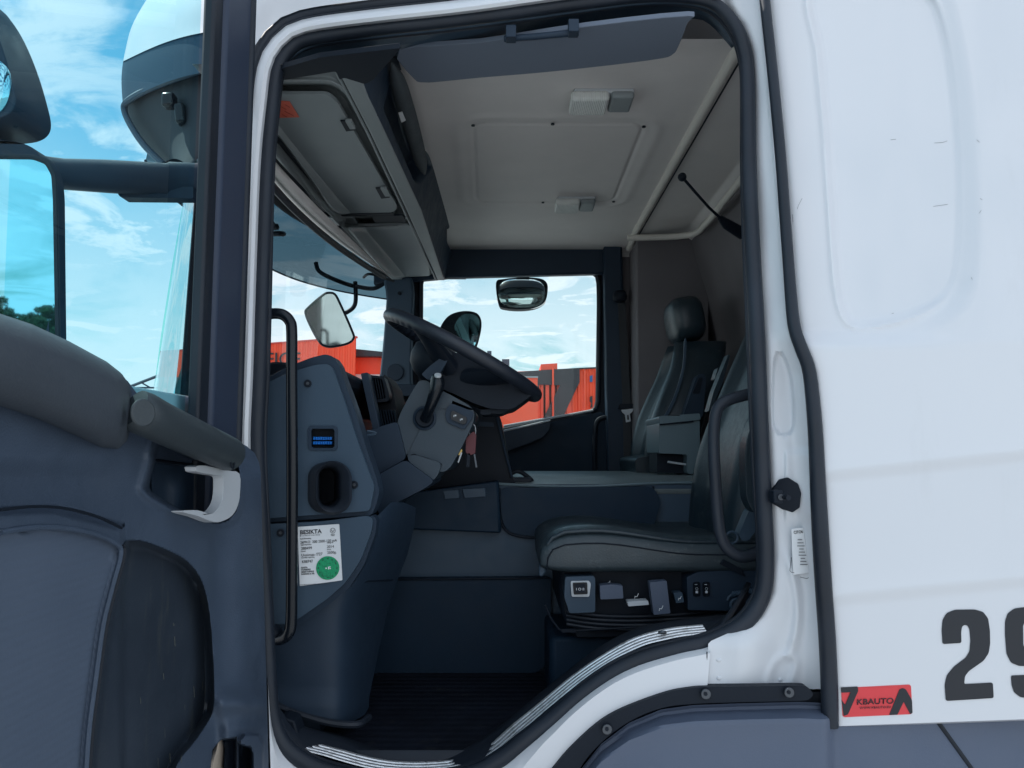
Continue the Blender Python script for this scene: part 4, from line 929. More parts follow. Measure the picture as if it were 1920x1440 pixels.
# floor mat
MB().prism([(x, y, -.655 + CZ) for x, y in ((-.62, 1.66), (-.62, 2.27), (.10, 2.27), (.62, 2.0), (.62, 1.66))], (0, 0, .012)).build('floor_mat', M['floor'], T, bev=.004)
MB().grid([[(x, 1.655 + .03 * t, -.655 + CZ + .05 * t * 0 + .02 * math.sin(3 * t)) for x in np.linspace(-.6, .1, 20)] for t in np.linspace(0, 1, 5)]).build('mat_edge', M['rubber'], T)
bw = MB().prism([P(x, y, 1.78) for x, y in ((440, 1180), (600, 1180), (600, 1500), (440, 1500))], (0, .55, 0)); bw.build('front_bulkhead', M['trim2'], T)

# ------------------------------------------------------------------ dashboard
dsh = part('dashboard')
body = [(-.77, .05), (-.77, .15), (-.74, .195), (-.55, .212), (-.415, .205), (-.402, .19), (-.41, .17), (-.50, .12), (-.52, -.06), (-.44, -.14), (-.52, -.25), (-.77, -.3)]
MB().grid([[(x_, y, z_ + CZ) for y in Ys] for x_, z_ in ((-.74, .19),)] + [[(-.71 + wsX(y), y, .135 + CZ) for y in Ys]]).build('dash_top', M['black'], dsh)
MB().prism([(x, 1.72, z + CZ) for x, z in body], (0, 1.96, 0)).build('dash_body', M['black'], dsh, bev=.006)
END = rnd([(470, 735), (498, 710), (540, 687), (585, 670), (610, 664), (624, 668), (634, 682), (642, 705), (664, 765), (690, 850), (706, 898), (711, 922), (706, 944), (697, 966), (498, 980), (470, 985)], 6)
slab('dash_end', END, 1.675, .06, M['trim2'], dsh, bev=.010, seg=3, holes=[rr(578, 799, 632, 843, 7), rr(580, 870, 656, 962, 33)])
EC = rnd([(474, 745), (500, 718), (545, 697), (592, 684), (614, 682), (624, 690), (646, 752), (672, 832), (702, 912), (693, 958), (500, 972), (474, 974)], 8)
SOC = rr(580, 801, 630, 841, 7); DUC = rr(577, 866, 657, 964, 38)
ecp = slab('dash_end_cover', EC, 1.660, .02, M['trim'], dsh, bev=.004, seg=3, holes=[SOC, rr(582, 872, 652, 960, 33)])
LC = rnd([(474, 984), (600, 978), (688, 967), (699, 972), (697, 995), (675, 1052), (648, 1092), (615, 1122), (560, 1160), (540, 1170), (474, 1172)], 10)
lcp = slab('lower_end_cover', LC, 1.662, .03, M['trim'], dsh, bev=.005, seg=3)
slab('lower_cover_rim', rnd([(600, 981), (700, 966), (706, 975), (704, 1000), (682, 1060), (655, 1102), (620, 1132), (560, 1172), (520, 1176), (560, 1100)], 8), 1.68, .04, M['trim2'], dsh, bev=.006)
for x, y in ((577, 719), (664, 909), (526, 999)):
    s_ = MB().cyl(P(x, y, 1.657), (0, 1, 0), .0085, .004, 20).build('screw', M['black'], dsh, bev=.001); MB().cyl(P(x, y, 1.654), (0, 1, 0), .0035, .004, 6).build('screw_socket', M['steel'], s_)
# diagnostic socket
so_ = part('diagnostic_socket', dsh)
o = MB(); o.prism(outl(rr(577, 798, 633, 845, 8), 1.657), (0, .008, 0), [outl(rr(583, 804, 627, 840, 5), 1.657)]); 
dsh_sock = o.build('socket_frame', M['trim2'], dsh, bev=.001); MB().prism(outl(rr(580, 801, 630, 842, 5), 1.70), (0, .004, 0)).build('socket_back', M['matt'], dsh)
bpy.data.objects.remove(so_)
bm_ = MB()
for r_ in range(2):
    for k in range(8): bm_.box(P(590 + k * 4.5, 822 + r_ * 8.5, 1.685), (.0042, .012, .0068))
    bm_.box(P(606, 824 + r_ * 8.5, 1.69), (.042, .01, .0022))
bm_.build('socket_pins', M['blue'], dsh_sock, bev=.0006)
# oval duct
dc = MB(); ring = lambda x0, y0, x1, y1, r, Y: [P(x, y, Y) for x, y in rr(x0, y0, x1, y1, r, 8)]
dc.grid([ring(577, 868, 636, 962, 29, 1.657), ring(579, 867, 640, 963, 30, 1.645), ring(588, 864, 660, 965, 35, 1.636), ring(592, 866, 656, 961, 32, 1.630), ring(596, 872, 640, 952, 21, 1.636), ring(599, 877, 634, 948, 17, 1.68), ring(600, 880, 626, 944, 13, 1.80)], cu=True)
dc.build('air_duct', M['rubber'], dsh, ang=60)
MB().prism(ring(596, 876, 636, 950, 17, 1.795), (0, .01, 0)).build('duct_back', M['black'], dsh)
# inspection certificate stuck on the lower cover
stk = rnd([(558, 988), (636, 982.5), (642, 1088), (562, 1099)], 2)
cer = slab('inspection_sticker', stk, 1.6595, .0012, M['sticker'], dsh)
tx = lambda s, x, y, h, **k: text('lettering', s, x, y, 1.6588, h, M['ink'], cer, rot=.06, **k)
tx('BESIKTA', 562.5, 1002, 7.4, bold=.02, sx=1.02); tx('BILPROVNING', 562.5, 1006, 2.2, sp=1.6, sx=1.25)
tx('Kontrollanteckning', 563, 1011.5, 2.4, sx=.75); tx('26PKO  200 2500-120 mA', 563, 1019.5, 4.6, sx=.95)
tx('Registreringsnummer', 564, 1022.8, 2.2, sx=.72); tx('288499', 564.5, 1031, 5, sx=.95); tx('Verkstad', 564, 1035, 2.2, sx=.8)
tx('Uusimaa /727', 565, 1043.5, 5, sx=1.0); tx('Kontrollant registrering', 565, 1047, 2.2, sx=.8); tx('KBEP47', 566, 1056, 5.2, sx=.85)
tx('2014', 613, 1027.5, 4.6); tx('Giltig till', 613, 1018.8, 2.4); tx('Avser', 613, 1031.5, 2.3); tx('2500g.', 613.5, 1038.5, 4.6)
for k, s in enumerate(('BASTA', 'FORMARE', 'BESIKTNINGS', 'RAKNAS & AR')): tx(s, 565, 1066 + k * 4, 2.7, bold=.02, sx=1.0)
tx('Besikta Bilprovning Sverige AB Kontrollorgan A och C 2014', 562.5, 1097.5, 1.5, sx=1.02)
MB().cyl(P(614.5, 1065, 1.6585), (0, 1, 0), .0253, .0008, 40).build('green_seal', M['green'], cer)
sm = MB(); sm.box(P(616, 1065, 1.6578), (.0022, .0006, .006)); sm.box(P(611.5, 1065.5, 1.6578), (.003, .0006, .003)); sm.box(P(618.5, 1063, 1.6578), (.003, .0006, .002)); sm.box(P(619, 1066, 1.6578), (.003, .0006, .002)); sm.build('seal_mark', M['sticker'], cer)
em = MB(); em.tube([P(624 + 4.8 * math.cos(a), 995 + 4.8 * math.sin(a), 1.6588) for a in np.linspace(0, 6.2, 18)], .0004, 5, closed=True); em.tube([P(x, y, 1.6588) for x, y in ((621, 993), (624, 998), (627, 993))], .0006, 5)
for k in range(6): em.box(P(624 + 46 * math.cos(1) * 0 + 0, 1002.5 + (k % 2) * 1.6, 1.6588), (.009 - .002 * (k % 2), .0005, .0007))
for k in range(12):
    a = k * math.pi / 6; em.box(P(614.5 + 17.5 * math.cos(a), 1065 + 17.5 * math.sin(a), 1.6578), (.0035, .0006, .0016), Matrix.Rotation(a + 1.57, 3, 'Y'))
em.build('sticker_emblem', M['ink'], cer)
# kick panel below the dashboard
crest = lambda y: np.interp(y, [940, 1000, 1100, 1200, 1300, 1350], [735, 705, 668, 660, 652, 640])
KL = [(474, 1110), (474, 1296), (505, 1305), (560, 1326), (620, 1345)]
def kickY(px, py): return 1.70 + 14 * np.log1p(np.exp(np.clip((px - (735 - 83 * st(py, 900, 1180)) ) / 14.0, -20, 40))) * .0042 - .012 * st(py, 1285, 1330) + 0 * px
kl = [(700, 952), (640, 1040), (560, 1110), (474, 1130), (474, 1300), (540, 1335), (640, 1356)]
kr = [(752, 940), (778, 950), (776, 990), (764, 1040), (744, 1090), (728, 1140), (712, 1210), (702, 1260), (693, 1308), (694, 1330), (672, 1350), (650, 1357)]
kl = [(735, 940), (700, 975), (640, 1040), (560, 1110), (474, 1130), (474, 1300), (474, 1357)]
rowsk = []
for y in np.linspace(942, 1357, 120):
    x0 = np.interp(y, [p[1] for p in kl], [p[0] for p in kl]); x1 = np.interp(y, [940, 952, 990, 1040, 1090, 1140, 1210, 1260, 1308, 1325, 1340, 1357], [752, 780, 776, 764, 744, 728, 712, 702, 692, 692, 684, 655])
    X_ = np.linspace(x0, x1, 60); yy = np.full(60, y) - np.clip((600 - X_) / 100, 0, 1.3) * 30 * float(st(y, 1250, 1357)); D = kickY(X_, yy)
    rowsk.append([P(X_[i], yy[i], float(D[i])) for i in range(60)])
kick = MB().grid(rowsk).build('kick_panel', M['trim2'], dsh, ang=70)
MB().tube([P(x, y, float(kickY(x, y)) - .001) for x, y in ((560, 1166), (620, 1128), (655, 1100), (690, 1090), (736, 1088))], .002, 6).build('kick_joint', M['black'], kick)
ptube('pedal_sill', [(508, 1318, 1.69), (560, 1338, 1.69), (620, 1355, 1.69), (670, 1358, 1.70), (692, 1345, 1.75)], .008, M['rubber'], dsh, n=8)
# instrument hood interior, vents
slab('hood_panel', [(676, 700), (689, 698), (712, 800), (706, 815), (700, 812)], 1.98, .05, M['trim2'], dsh, bev=.003)
ven = MB(); ven.prism(outl(rnd([(686, 702), (720, 706), (730, 740), (728, 753), (700, 755), (692, 740)], 5), 2.08), (0, .05, 0), [outl(rnd([(691, 708), (716, 710), (724, 740), (722, 748), (702, 749), (697, 738)], 4), 2.08)])
for k in range(6): ven.prism([P(693 + k * 4.6 + a, y, 2.085) for a, y in ((0, 709), (1.6, 709), (9, 748), (7, 748))], (0, .03, 0))
ven.prism(outl([(688, 703), (720, 706), (728, 750), (700, 752)], 2.125), (0, .005, 0))
ven.build('air_vent', M['black'], dsh, bev=.001)
v2 = MB()
for k in range(6): v2.prism([P(712 + k * 5.0 + a, y, 2.12) for a, y in ((0, 768), (1.6, 768), (8, 800), (6, 800))], (0, .03, 0))
v2.build('lower_vent', M['trim2'], dsh, bev=.001)
slab('hood_side', rnd([(720, 700), (735, 722), (750, 800), (742, 830), (715, 822), (700, 760)], 5), 2.16, .2, M['matt'], dsh, bev=.006)
wr = MB(); wr.tube([P(x, y, 1.75) for x, y in cat([(645, 722), (650, 740), (655, 768), (664, 780), (668, 792)], 4)], .0018, 6); wr.tube([P(x, y, 1.78) for x, y in cat([(668, 812), (690, 816), (705, 812), (688, 808)], 4)], .003, 6); wr.tube([P(x, y, 1.75) for x, y in cat([(672, 818), (682, 830), (684, 842)], 4)], .0022, 6); wr.build('loose_wires', M['trim'], dsh)
slab('centre_console', rnd([(780, 745), (900, 752), (936, 775), (945, 820), (957, 888), (968, 908), (760, 925), (757, 880)], 6), 2.38, .55, M['black'], dsh, bev=.01)
slab('console_tray', rnd([(893, 790), (925, 792), (927, 800), (893, 799)], 2), 2.375, .01, M['trim2'], dsh)
ptube('console_edge', [(932, 782, 2.37), (940, 815, 2.37), (948, 850, 2.37), (960, 895, 2.37)], .004, M['trim2'], dsh, n=8)
slab('dash_far_top', [(735, 719), (800, 722), (800, 745), (735, 742)], 2.9, .5, M['trim2'], dsh, bev=.008)

# ------------------------------------------------------------------ steering column and wheel
scol = part('steering_column')
def shell(name, poly, Y0, th, m, bev=.02, par=None): return slab(name, rnd(poly, 9), Y0, th, m, par or scol, bev=bev, seg=4)
shell('lower_boot', [(680, 812), (712, 800), (745, 790), (762, 860), (705, 892), (690, 880)], 1.96, .2, M['trim2'], .022)
shell('lower_boot', [(704, 893), (760, 862), (815, 902), (798, 915), (745, 942), (712, 968), (706, 950)], 1.93, .25, M['trim2'], .022)
shell('column_joint', [(762, 858), (776, 852), (828, 868), (822, 890), (806, 907), (798, 903)], 1.95, .2, M['coltrim'], .012)
up_ = shell('upper_shroud', [(742, 835), (741, 808), (750, 776), (768, 742), (786, 713), (800, 713), (812, 722), (802, 775), (790, 806), (762, 856), (748, 846)], 1.975, .26, M['coltrim'], .034)
lo_s = shell('lower_shroud', [(762, 857), (787, 806), (800, 775), (812, 724), (848, 742), (880, 760), (890, 772), (888, 792), (866, 838), (845, 876), (832, 886), (806, 880), (776, 848), (772, 862)], 1.970, .28, M['coltrim'], .026)
shell('lower_shroud', [(770, 850), (800, 858), (830, 870), (824, 874), (772, 862)], 1.966, .02, M['black'], .002)
# stalk with rotary collar
MB().tube([P(796 + 19 * math.cos(a), 784 + 20 * math.sin(a), 1.968) for a in np.linspace(0, 6.283, 25)[:-1]], .0045, 8, closed=True).build('stalk_collar', M['trim2'], lo_s)
MB().cyl(P(796, 784, 1.962), (0, 1, 0), .024, .02, 24).build('stalk_base', M['black'], lo_s, bev=.003)
stk_ = ptube('wiper_stalk', [(797, 786, 1.955, .014), (806, 764, 1.93, .014), (815, 740, 1.92, .0165), (820, 722, 1.92, .019), (820, 708, 1.92, .0165), (820, 702, 1.92, .012)], None, M['gloss'], scol, n=16)
MB().cyl(P(821, 704, 1.905), (.1, -.6, .8), .009, .006, 16).build('stalk_button', M['silver'], stk_, bev=.001)
sp1 = slab('switch_pod', rnd([(838, 764), (847, 756), (888, 772), (886, 784), (870, 806), (838, 792), (834, 776)], 5), 1.962, .02, M['trim2'], scol, bev=.004)
rk = slab('rocker_switch', rnd([(845, 774), (849, 769), (876, 783), (874, 794), (868, 796), (845, 786)], 4), 1.955, .012, M['gloss'], scol, bev=.003)
ic = MB()
for x, y in ((854, 779), (866, 786)): ic.box(P(x, y, 1.9535), (.0045, .0006, .004)); ic.box(P(x - 3, y + 1, 1.9535), (.0018, .0006, .005))
ic.build('switch_icons', M['silver'], rk)
whl = part('steering_wheel')
R_ = .233; tl_ = math.radians(28.4); wc = Vector(P(868, 668, 2.10)); uX = Vector((math.cos(tl_), 0, -math.sin(tl_))); uY = Vector((0, 1, 0)); uN = Vector((math.sin(tl_), 0, math.cos(tl_)))
rim = []; rr_ = []
NR = 240
for i in range(NR):
    a = 2 * math.pi * i / NR; rim.append(wc + uX * R_ * math.cos(a) + uY * R_ * math.sin(a))
rows = []
for i in range(NR):
    a = 2 * math.pi * i / NR; rad = uX * math.cos(a) + uY * math.sin(a); row = []
    grip = 1 if 100 < math.degrees(a) % 360 < 262 else 0
    for k in range(18):
        b = 2 * math.pi * k / 18; r = .0188
        v = rad * math.cos(b) + uN * math.sin(b)
        if grip and -.95 < math.sin(b) < .35 and math.cos(b) < .5: r -= .0035 * (0.5 + .5 * math.cos(a * 56)) 
        row.append(wc + rad * R_ + v * r)
    rows.append(row)
MB().grid(rows, cu=True, cv=True).build('wheel_rim', M['wheel'], whl, ang=80)
def W3(a, b, c): return wc + uX * a + uY * b + uN * c
hub = MB(); 
secs = []
for c, s in ((-.012, .86), (-.03, 1.0), (-.06, 1.0), (-.085, .92), (-.105, .72), (-.115, .5)):
    secs.append([W3(-.015 + (.115 * s) * math.copysign(abs(math.cos(t)) ** .6, math.cos(t)), (.105 * s) * math.copysign(abs(math.sin(t)) ** .6, math.sin(t)), c) for t in np.linspace(0, 2 * math.pi, 33)[:-1]])
hub.grid(secs, cu=True); hub.add(secs[0], [tuple(range(32))]); hub.add(secs[-1], [tuple(range(32))])
hub.build('wheel_hub', M['black'], whl, ang=50)
for (a0, b0, a1, b1, w0, w1) in ((-.02, -.09, -.12, -.20, .05, .026), (-.02, .09, -.12, .20, .05, .026), (.06, -.08, .16, -.165, .045, .026), (.06, .08, .16, .165, .045, .026)):
    sp3 = MB(); d = Vector((a1 - a0, b1 - b0)).normalized(); n2 = Vector((-d.y, d.x)); rows = []
    for t in np.linspace(0, 1, 8):
        a = a0 + (a1 - a0) * t; b = b0 + (b1 - b0) * t; w = w0 + (w1 - w0) * t; h = .020 * (1 - t) + .010; c = -.045 * (1 - t) ** 1.5 - .006
        rows.append([W3(a + n2.x * w * math.cos(q), b + n2.y * w * math.cos(q), c + h * math.sin(q)) for q in np.linspace(0, 2 * math.pi, 13)[:-1]])
    sp3.grid(rows, cu=True).build('wheel_spoke', M['black'], whl)
slab('spoke_cover', rnd([(790, 702), (806, 686), (838, 662), (842, 668), (836, 682), (818, 712), (802, 712)], 4), 1.955, .05, M['trim2'], whl, bev=.012, seg=3)
slab('hub_shell', rnd([(818, 716), (838, 684), (852, 660), (890, 668), (960, 706), (992, 726), (1000, 738), (982, 752), (962, 766), (948, 768), (918, 766), (888, 756), (850, 738), (826, 728)], 8), 1.995, .22, M['black'], whl, bev=.03, seg=4)
slab('hub_skirt', rnd([(900, 768), (956, 766), (964, 757), (972, 762), (940, 776), (902, 778)], 3), 2.02, .14, M['black'], whl, bev=.01)
# keys hanging from the ignition
kt_ = thing('key_bunch', 'keys with dark red fob and yellow tag hanging below the steering wheel', 'keys', P(888, 808, 2.02))
kr_ = lambda v: v - Vector(kt_.location)
k1 = MB().prism([kr_(P(x, y, 2.0)) for x, y in rnd([(874, 822), (888, 808), (893, 815), (891, 850), (880, 854), (873, 848)], 3)], (0, .012, 0)).build('key_fob', M['keyred'], kt_, bev=.003)
MB().prism([kr_(P(x, y, 2.0)) for x, y in rnd([(858, 836), (864, 834), (867, 846), (861, 854), (855, 850)], 2)], (0, .004, 0)).build('yellow_tag', M['brass'], kt_, bev=.001)
MB().prism([kr_(P(x, y, 1.998)) for x, y in ((864, 848), (867, 849), (860, 868), (858, 867))], (0, .003, 0)).build('key_blade', M['silver'], kt_)
MB().prism([kr_(P(x, y, 2.0)) for x, y in rnd([(876, 850), (882, 850), (880, 876), (874, 876)], 2)], (0, .006, 0)).build('key_head', M['black'], kt_)
MB().prism([kr_(P(x, y, 1.998)) for x, y in ((888, 852), (891, 851), (895, 876), (892, 877))], (0, .003, 0)).build('key_blade', M['steel'], kt_)
MB().tube([kr_(P(886 + 6 * math.cos(a), 808 + 13 * math.sin(a), 2.01)) for a in np.linspace(0, 6.2, 16)], .0012, 6, closed=True).build('key_ring', M['silver'], kt_)
# remote with coiled lead lying on the tunnel cover
rc = thing('corded_remote', 'small black handset with a coiled lead lying on the floor tunnel cover', 'handset', P(975, 899, 2.42))
rl = lambda v: v - Vector(rc.location)
MB().tube([rl(P(x, y, 2.42)) for x, y in cat([(952, 893), (966, 884), (978, 886), (992, 896), (998, 903)], 6)], .0075, 10).build('handset_body', M['black'], rc)
co = []
for i in range(150):
    t = i / 149; x = 960 + 36 * t; co.append(rl(P(x, 901 + 5.2 * math.sin(i * .85), 2.40 + .009 * math.cos(i * .85))))
MB().tube(co, .0028, 6).build('coiled_lead', M['rubber'], rc)
MB().tube([rl(P(x, y, 2.42)) for x, y in cat([(958, 900), (950, 885), (943, 862), (936, 846)], 5)], .003, 6).build('lead', M['rubber'], rc)
# ------------------------------------------------------------------ seats
def pw(q, e): return math.copysign(abs(q) ** e, q)
def back(parent, prof, y0, y1, th, bol, name='backrest', m=None, nY=44):
    """prof: (Z, X of the cushion face, half width factor); bolsters stand proud towards -X"""
    rows = []; yc = (y0 + y1) / 2; hw = (y1 - y0) / 2
    pr = cat(prof, 5)
    for z, x, wf in pr:
        row = []; w = hw * wf
        for k in range(nY):
            a = 2 * math.pi * k / nY; c, s = math.cos(a), math.sin(a)
            yy = yc + w * pw(s, .55); front = c < 0
            u = abs(yy - yc) / max(w, .01)
            if front: xx = x + th * .5 - (th * .5) * pw(abs(c), .5) - bol * float(st(u, .45, .72)) * (1 - float(st(u, .90, 1.0)))
            else: xx = x + th * .5 + (th * .5) * pw(c, .5)
            row.append((xx, yy, z + CZ))
        rows.append(row)
    mb = MB(); mb.grid(rows, cu=True); n = len(rows[0]); o = len(mb.v); mb.add(rows[0], [tuple(range(n))]); mb.add(rows[-1], [tuple(range(n))])
    return mb.build(name, m or M['leather'], parent, ang=60, weld=True)
ds = part('driver_seat')
# cushion
rows = []; y0, y1 = 1.86, 2.40; yc, hw = (y0 + y1) / 2, (y1 - y0) / 2
for X in np.r_[.070, .074, .082, .095, .115, .14, np.linspace(.18, .80, 22)]:
    f = min(1, (X - .068) / .085); rf_ = math.sqrt(max(0, 1 - (1 - f) ** 2)); row = []
    top = -.183 - .028 * float(st(X, .20, .46)) + .006 * float(st(X, .09, .2)); bt = -.300 + .02 * (1 - rf_)
    for k in range(72):
        a = 2 * math.pi * k / 72; c, s = math.cos(a), math.sin(a); yy = yc + hw * pw(c, .42) * (.93 + .07 * rf_); u = abs(yy - yc) / hw
        mid = -.262; 
        if s >= 0: zz_ = mid + (top - mid) * (.25 + .75 * rf_) * pw(s, .42) - .016 * (1 - float(st(u, .50, .74))) * rf_ * float(st(abs(s), .5, .9))
        else: zz_ = mid + (mid - bt) * pw(s, .42)
        row.append((X, yy, zz_ + CZ))
    rows.append(row)
mb = MB(); mb.grid(rows, cu=True); mb.add(rows[0], [tuple(range(72))]); mb.add(rows[-1], [tuple(range(72))])
cu = mb.build('seat_cushion', M['worn'], ds, ang=60, weld=True)
seam = MB()
tz = lambda X: -.183 - .028 * float(st(X, .20, .46)) + .006 * float(st(X, .09, .2))
seam.tube([(.085, 1.868, CZ - .285), (.088, 1.864, CZ - .255), (.10, 1.861, CZ - .235)] + [(X, 1.8595, tz(X) + CZ - .042) for X in np.linspace(.13, .72, 14)], .0018, 6)
seam.build('cushion_seam', M['black'], cu)
MB().tube([(.088, 1.878, CZ - .225), (.10, 1.876, CZ - .208)] + [(X, 1.874, tz(X) + CZ - .0135) for X in np.linspace(.13, .72, 14)], .0060, 10).build('cushion_piping', M['leather'], cu)
random.seed(11); cm_ = MB()
for _ in range(22):
    x = random.uniform(1060, 1235); y = random.uniform(985, 999); pass
slab('cushion_catch', [(1011, 1058), (1019, 1056), (1024, 1072), (1016, 1082), (1010, 1078)], 1.9, .03, M['trim'], cu, bev=.003)
# backrest
back(ds, [(-.26, .56, .92), (-.12, .575, .98), (0, .60, 1), (.12, .645, 1), (.25, .70, .96), (.38, .755, .86), (.50, .80, .70), (.56, .83, .5)], 1.86, 2.38, .17, .035)
slab('backrest_edge', cat([(1403, 815), (1398, 850), (1398, 900), (1402, 940), (1420, 960), (1440, 900), (1440, 800), (1420, 780)], 4, True), 1.74, .05, M['leather'], ds, bev=.012)
for pts in (([(1366, 664), (1369, 667), (1354, 720), (1334, 770), (1328, 772), (1338, 735)], 2.42), ([(1346, 690), (1350, 688), (1344, 712), (1340, 711)], 2.48)):
    slab('folded_arm_rest', rnd(pts[0], 2), pts[1], .05, M['leather'], ds, bev=.004)
slab('belt_buckle', rnd([(1385, 1004), (1404, 958), (1424, 942), (1424, 985), (1404, 1014), (1392, 1014)], 4), 1.80, .04, M['trim'], ds, bev=.006)
MB().tube([P(1372 + 11 * math.cos(a), 1008 + 11 * math.sin(a), 1.80) for a in np.linspace(0, 6.28, 18)[:-1]], .003, 8, closed=True).build('height_knob', M['trim'], ds)
bl_ = MB(); bl_.tube([P(x, y, 1.80) for x, y in ((1365, 1022), (1385, 1040), (1410, 1032), (1426, 1024))], .006, 8); bl_.build('belt_anchor', M['black'], ds)
slab('belt_strap', [(1312, 976), (1322, 935), (1345, 918), (1352, 930), (1336, 950), (1330, 978)], 2.42, .02, M['black'], ds)
slab('buckle_stalk', [(1264, 966), (1294, 944), (1302, 960), (1290, 978), (1270, 976)], 2.42, .03, M['trim2'], ds, bev=.004)
# seat base with controls
base = part('seat_controls', ds)
bpy.data.objects.remove(base)
slab('seat_base', [(1048, 1068), (1440, 1060), (1440, 1190), (1075, 1196), (1052, 1150)], 1.93, .40, M['black'], ds, bev=.01)
be = MB()
for k in range(4):
    be.tube([P(x, y + k * 8, 1.915) for x, y in cat([(1062, 1146), (1120, 1154), (1200, 1156), (1300, 1150), (1400, 1140)], 5)], .0045, 8)
be.build('bellows', M['rubber'], ds)
c1 = slab('control_housing', rnd([(1060, 1082), (1112, 1080), (1116, 1084), (1116, 1148), (1068, 1150), (1058, 1120)], 4), 1.868, .08, M['trim'], ds, bev=.004)
f1 = slab('switch_frame', rnd([(1070, 1090), (1104, 1089), (1108, 1094), (1105, 1119), (1072, 1119)], 3), 1.862, .01, M['silver'], c1, bev=.002)
f2 = slab('rocker_switch', rnd([(1074, 1093), (1101, 1092), (1102, 1114), (1076, 1115)], 2), 1.857, .01, M['gloss'], c1, bev=.002)
slab('rocker_paddle', rnd([(1078, 1096), (1097, 1095), (1098, 1111), (1079, 1112)], 2), 1.853, .006, M['black'], c1, bev=.002)
text('lettering', 'I O II', 1080, 1107, 1.8522, 4.6, M['sticker'], c1, sx=1.1)
lv = [([(1125, 1098), (1146, 1096), (1167, 1098), (1169, 1122), (1126, 1124)], M['fender'], 1.862), ([(1176, 1128), (1215, 1126), (1217, 1134), (1178, 1137)], M['silver'], 1.862),
      ([(1218, 1092), (1250, 1089), (1257, 1150), (1226, 1153)], M['fender'], 1.85), ([(1263, 1112), (1279, 1110), (1283, 1129), (1268, 1131)], M['trim'], 1.862)]
for q, m_, Y in lv: slab('seat_lever', rnd(q, 2), Y, .03, m_, ds, bev=.003)
ic = MB()
def chair(x, y, s, Y):
    for a, b in (((0, 0), (5, 1)), ((5, 1), (8, -6)), ((1, 0), (0, 5))): ic.tube([P(x + a[0] * s, y + a[1] * s, Y), P(x + b[0] * s, y + b[1] * s, Y)], .0009, 5)
chair(1190, 1118, .9, 1.90); chair(1236, 1141, .9, 1.849); chair(1272, 1122, .7, 1.861); chair(1140, 1092, .5, 1.90)
ic.build('lever_icons', M['sticker'], ds)
c2 = slab('control_housing', rnd([(1288, 1082), (1310, 1072), (1440, 1066), (1440, 1146), (1290, 1144)], 4), 1.868, .08, M['trim2'], ds, bev=.005)
for x in (1300, 1318):
    s_ = slab('rocker_switch', rnd([(x, 1092), (x + 13, 1091), (x + 13, 1118), (x, 1119)], 4), 1.862, .01, M['gloss'], c2, bev=.002)
    k_ = MB(); k_.tube([P(x + 6.5 + 2.2 * math.cos(a), 1104 + 2.5 * math.sin(a), 1.8605) for a in np.linspace(0, 6.2, 10)], .0005, 5, closed=True); k_.box(P(x + 6.5, 1110, 1.8605), (.006, .0006, .0055)); k_.box(P(x + 5, 1096, 1.8605), (.006, .0006, .0012))
    k_.build('switch_icons', M['silver'], s_)
slab('blank_switch', rnd([(1335, 1091), (1348, 1091), (1348, 1118), (1335, 1119)], 3), 1.8655, .006, M['trim2'], c2, bev=.001)
cc = MB(); pts = []
for i in range(120):
    t = i / 119; pts.append(P(1372 + 48 * t, 1115 - 8 * t + 4.5 * math.sin(i * .8), 1.85 + .008 * math.cos(i * .8)))
cc.tube(pts, .0026, 6).tube([P(x, y, 1.85) for x, y in ((1372, 1115), (1366, 1120), (1364, 1126))], .003, 6).build('coiled_hose', M['trim'], ds)
cc = MB()
for k in range(6): cc.tube([P(1380 + k * 8 + 8 * math.cos(a) * .5, 1134 + 10 * math.sin(a), 1.86 + .01 * math.cos(a)) for a in np.linspace(0, 6.28, 14)[:-1]], .0028, 6, closed=True)
cc.tube([P(1381 + 11 * math.cos(a), 1134 + 11 * math.sin(a), 1.845) for a in np.linspace(0, 6.28, 18)[:-1]], .0035, 8, closed=True)
cc.build('corrugated_hose', M['trim'], ds)
wf_ = MB(); wf_.tube([P(x, y, 1.90) for x, y in ((1022, 1135), (1033, 1160), (1048, 1180), (1060, 1184), (1230, 1174))], .0028, 6); wf_.box(P(1066, 1182, 1.895), (.035, .01, .008)); wf_.build('base_frame', M['black'], ds)
slab('belt_guide', [(1350, 1058), (1356, 1048), (1390, 1066), (1398, 1082)], 1.855, .02, M['black'], ds, bev=.002)
# passenger seat
ps = part('passenger_seat')
back(ps, [(-.14, .56, .86), (-.06, .565, .95), (.04, .575, 1), (.14, .60, 1), (.24, .64, .92), (.34, .685, .80), (.42, .71, .62), (.47, .725, .40)], 2.96, 3.44, .19, .045)
MB().ball(P(1283, 602, 3.2), (.074, .135, .098), 14, Matrix.Rotation(-.15, 3, 'Y'), e=.62).build('head_rest', M['leather'], ps)
MB().prism([P(x, y, 2.955) for x, y in cat([(1287, 640), (1284, 690), (1266, 752), (1240, 800), (1236, 797), (1262, 748), (1280, 688), (1283, 640)], 3, True)], (0, .01, 0)).build('backrest_piping', M['trim'], ps)
slab('folded_arm_rest', rnd([(1280, 782), (1296, 735), (1306, 706), (1314, 700), (1322, 702), (1324, 716), (1318, 782)], 5), 2.88, .05, M['trim2'], ps, bev=.01)
slab('arm_rest_panel', rnd([(1298, 738), (1311, 708), (1318, 708), (1312, 738)], 3), 2.875, .01, M['black'], ps, bev=.002)
slab('seat_side_cushion', rnd([(1190, 860), (1240, 850), (1300, 868), (1300, 905), (1196, 905)], 8), 2.98, .44, M['leather'], ps, bev=.03)
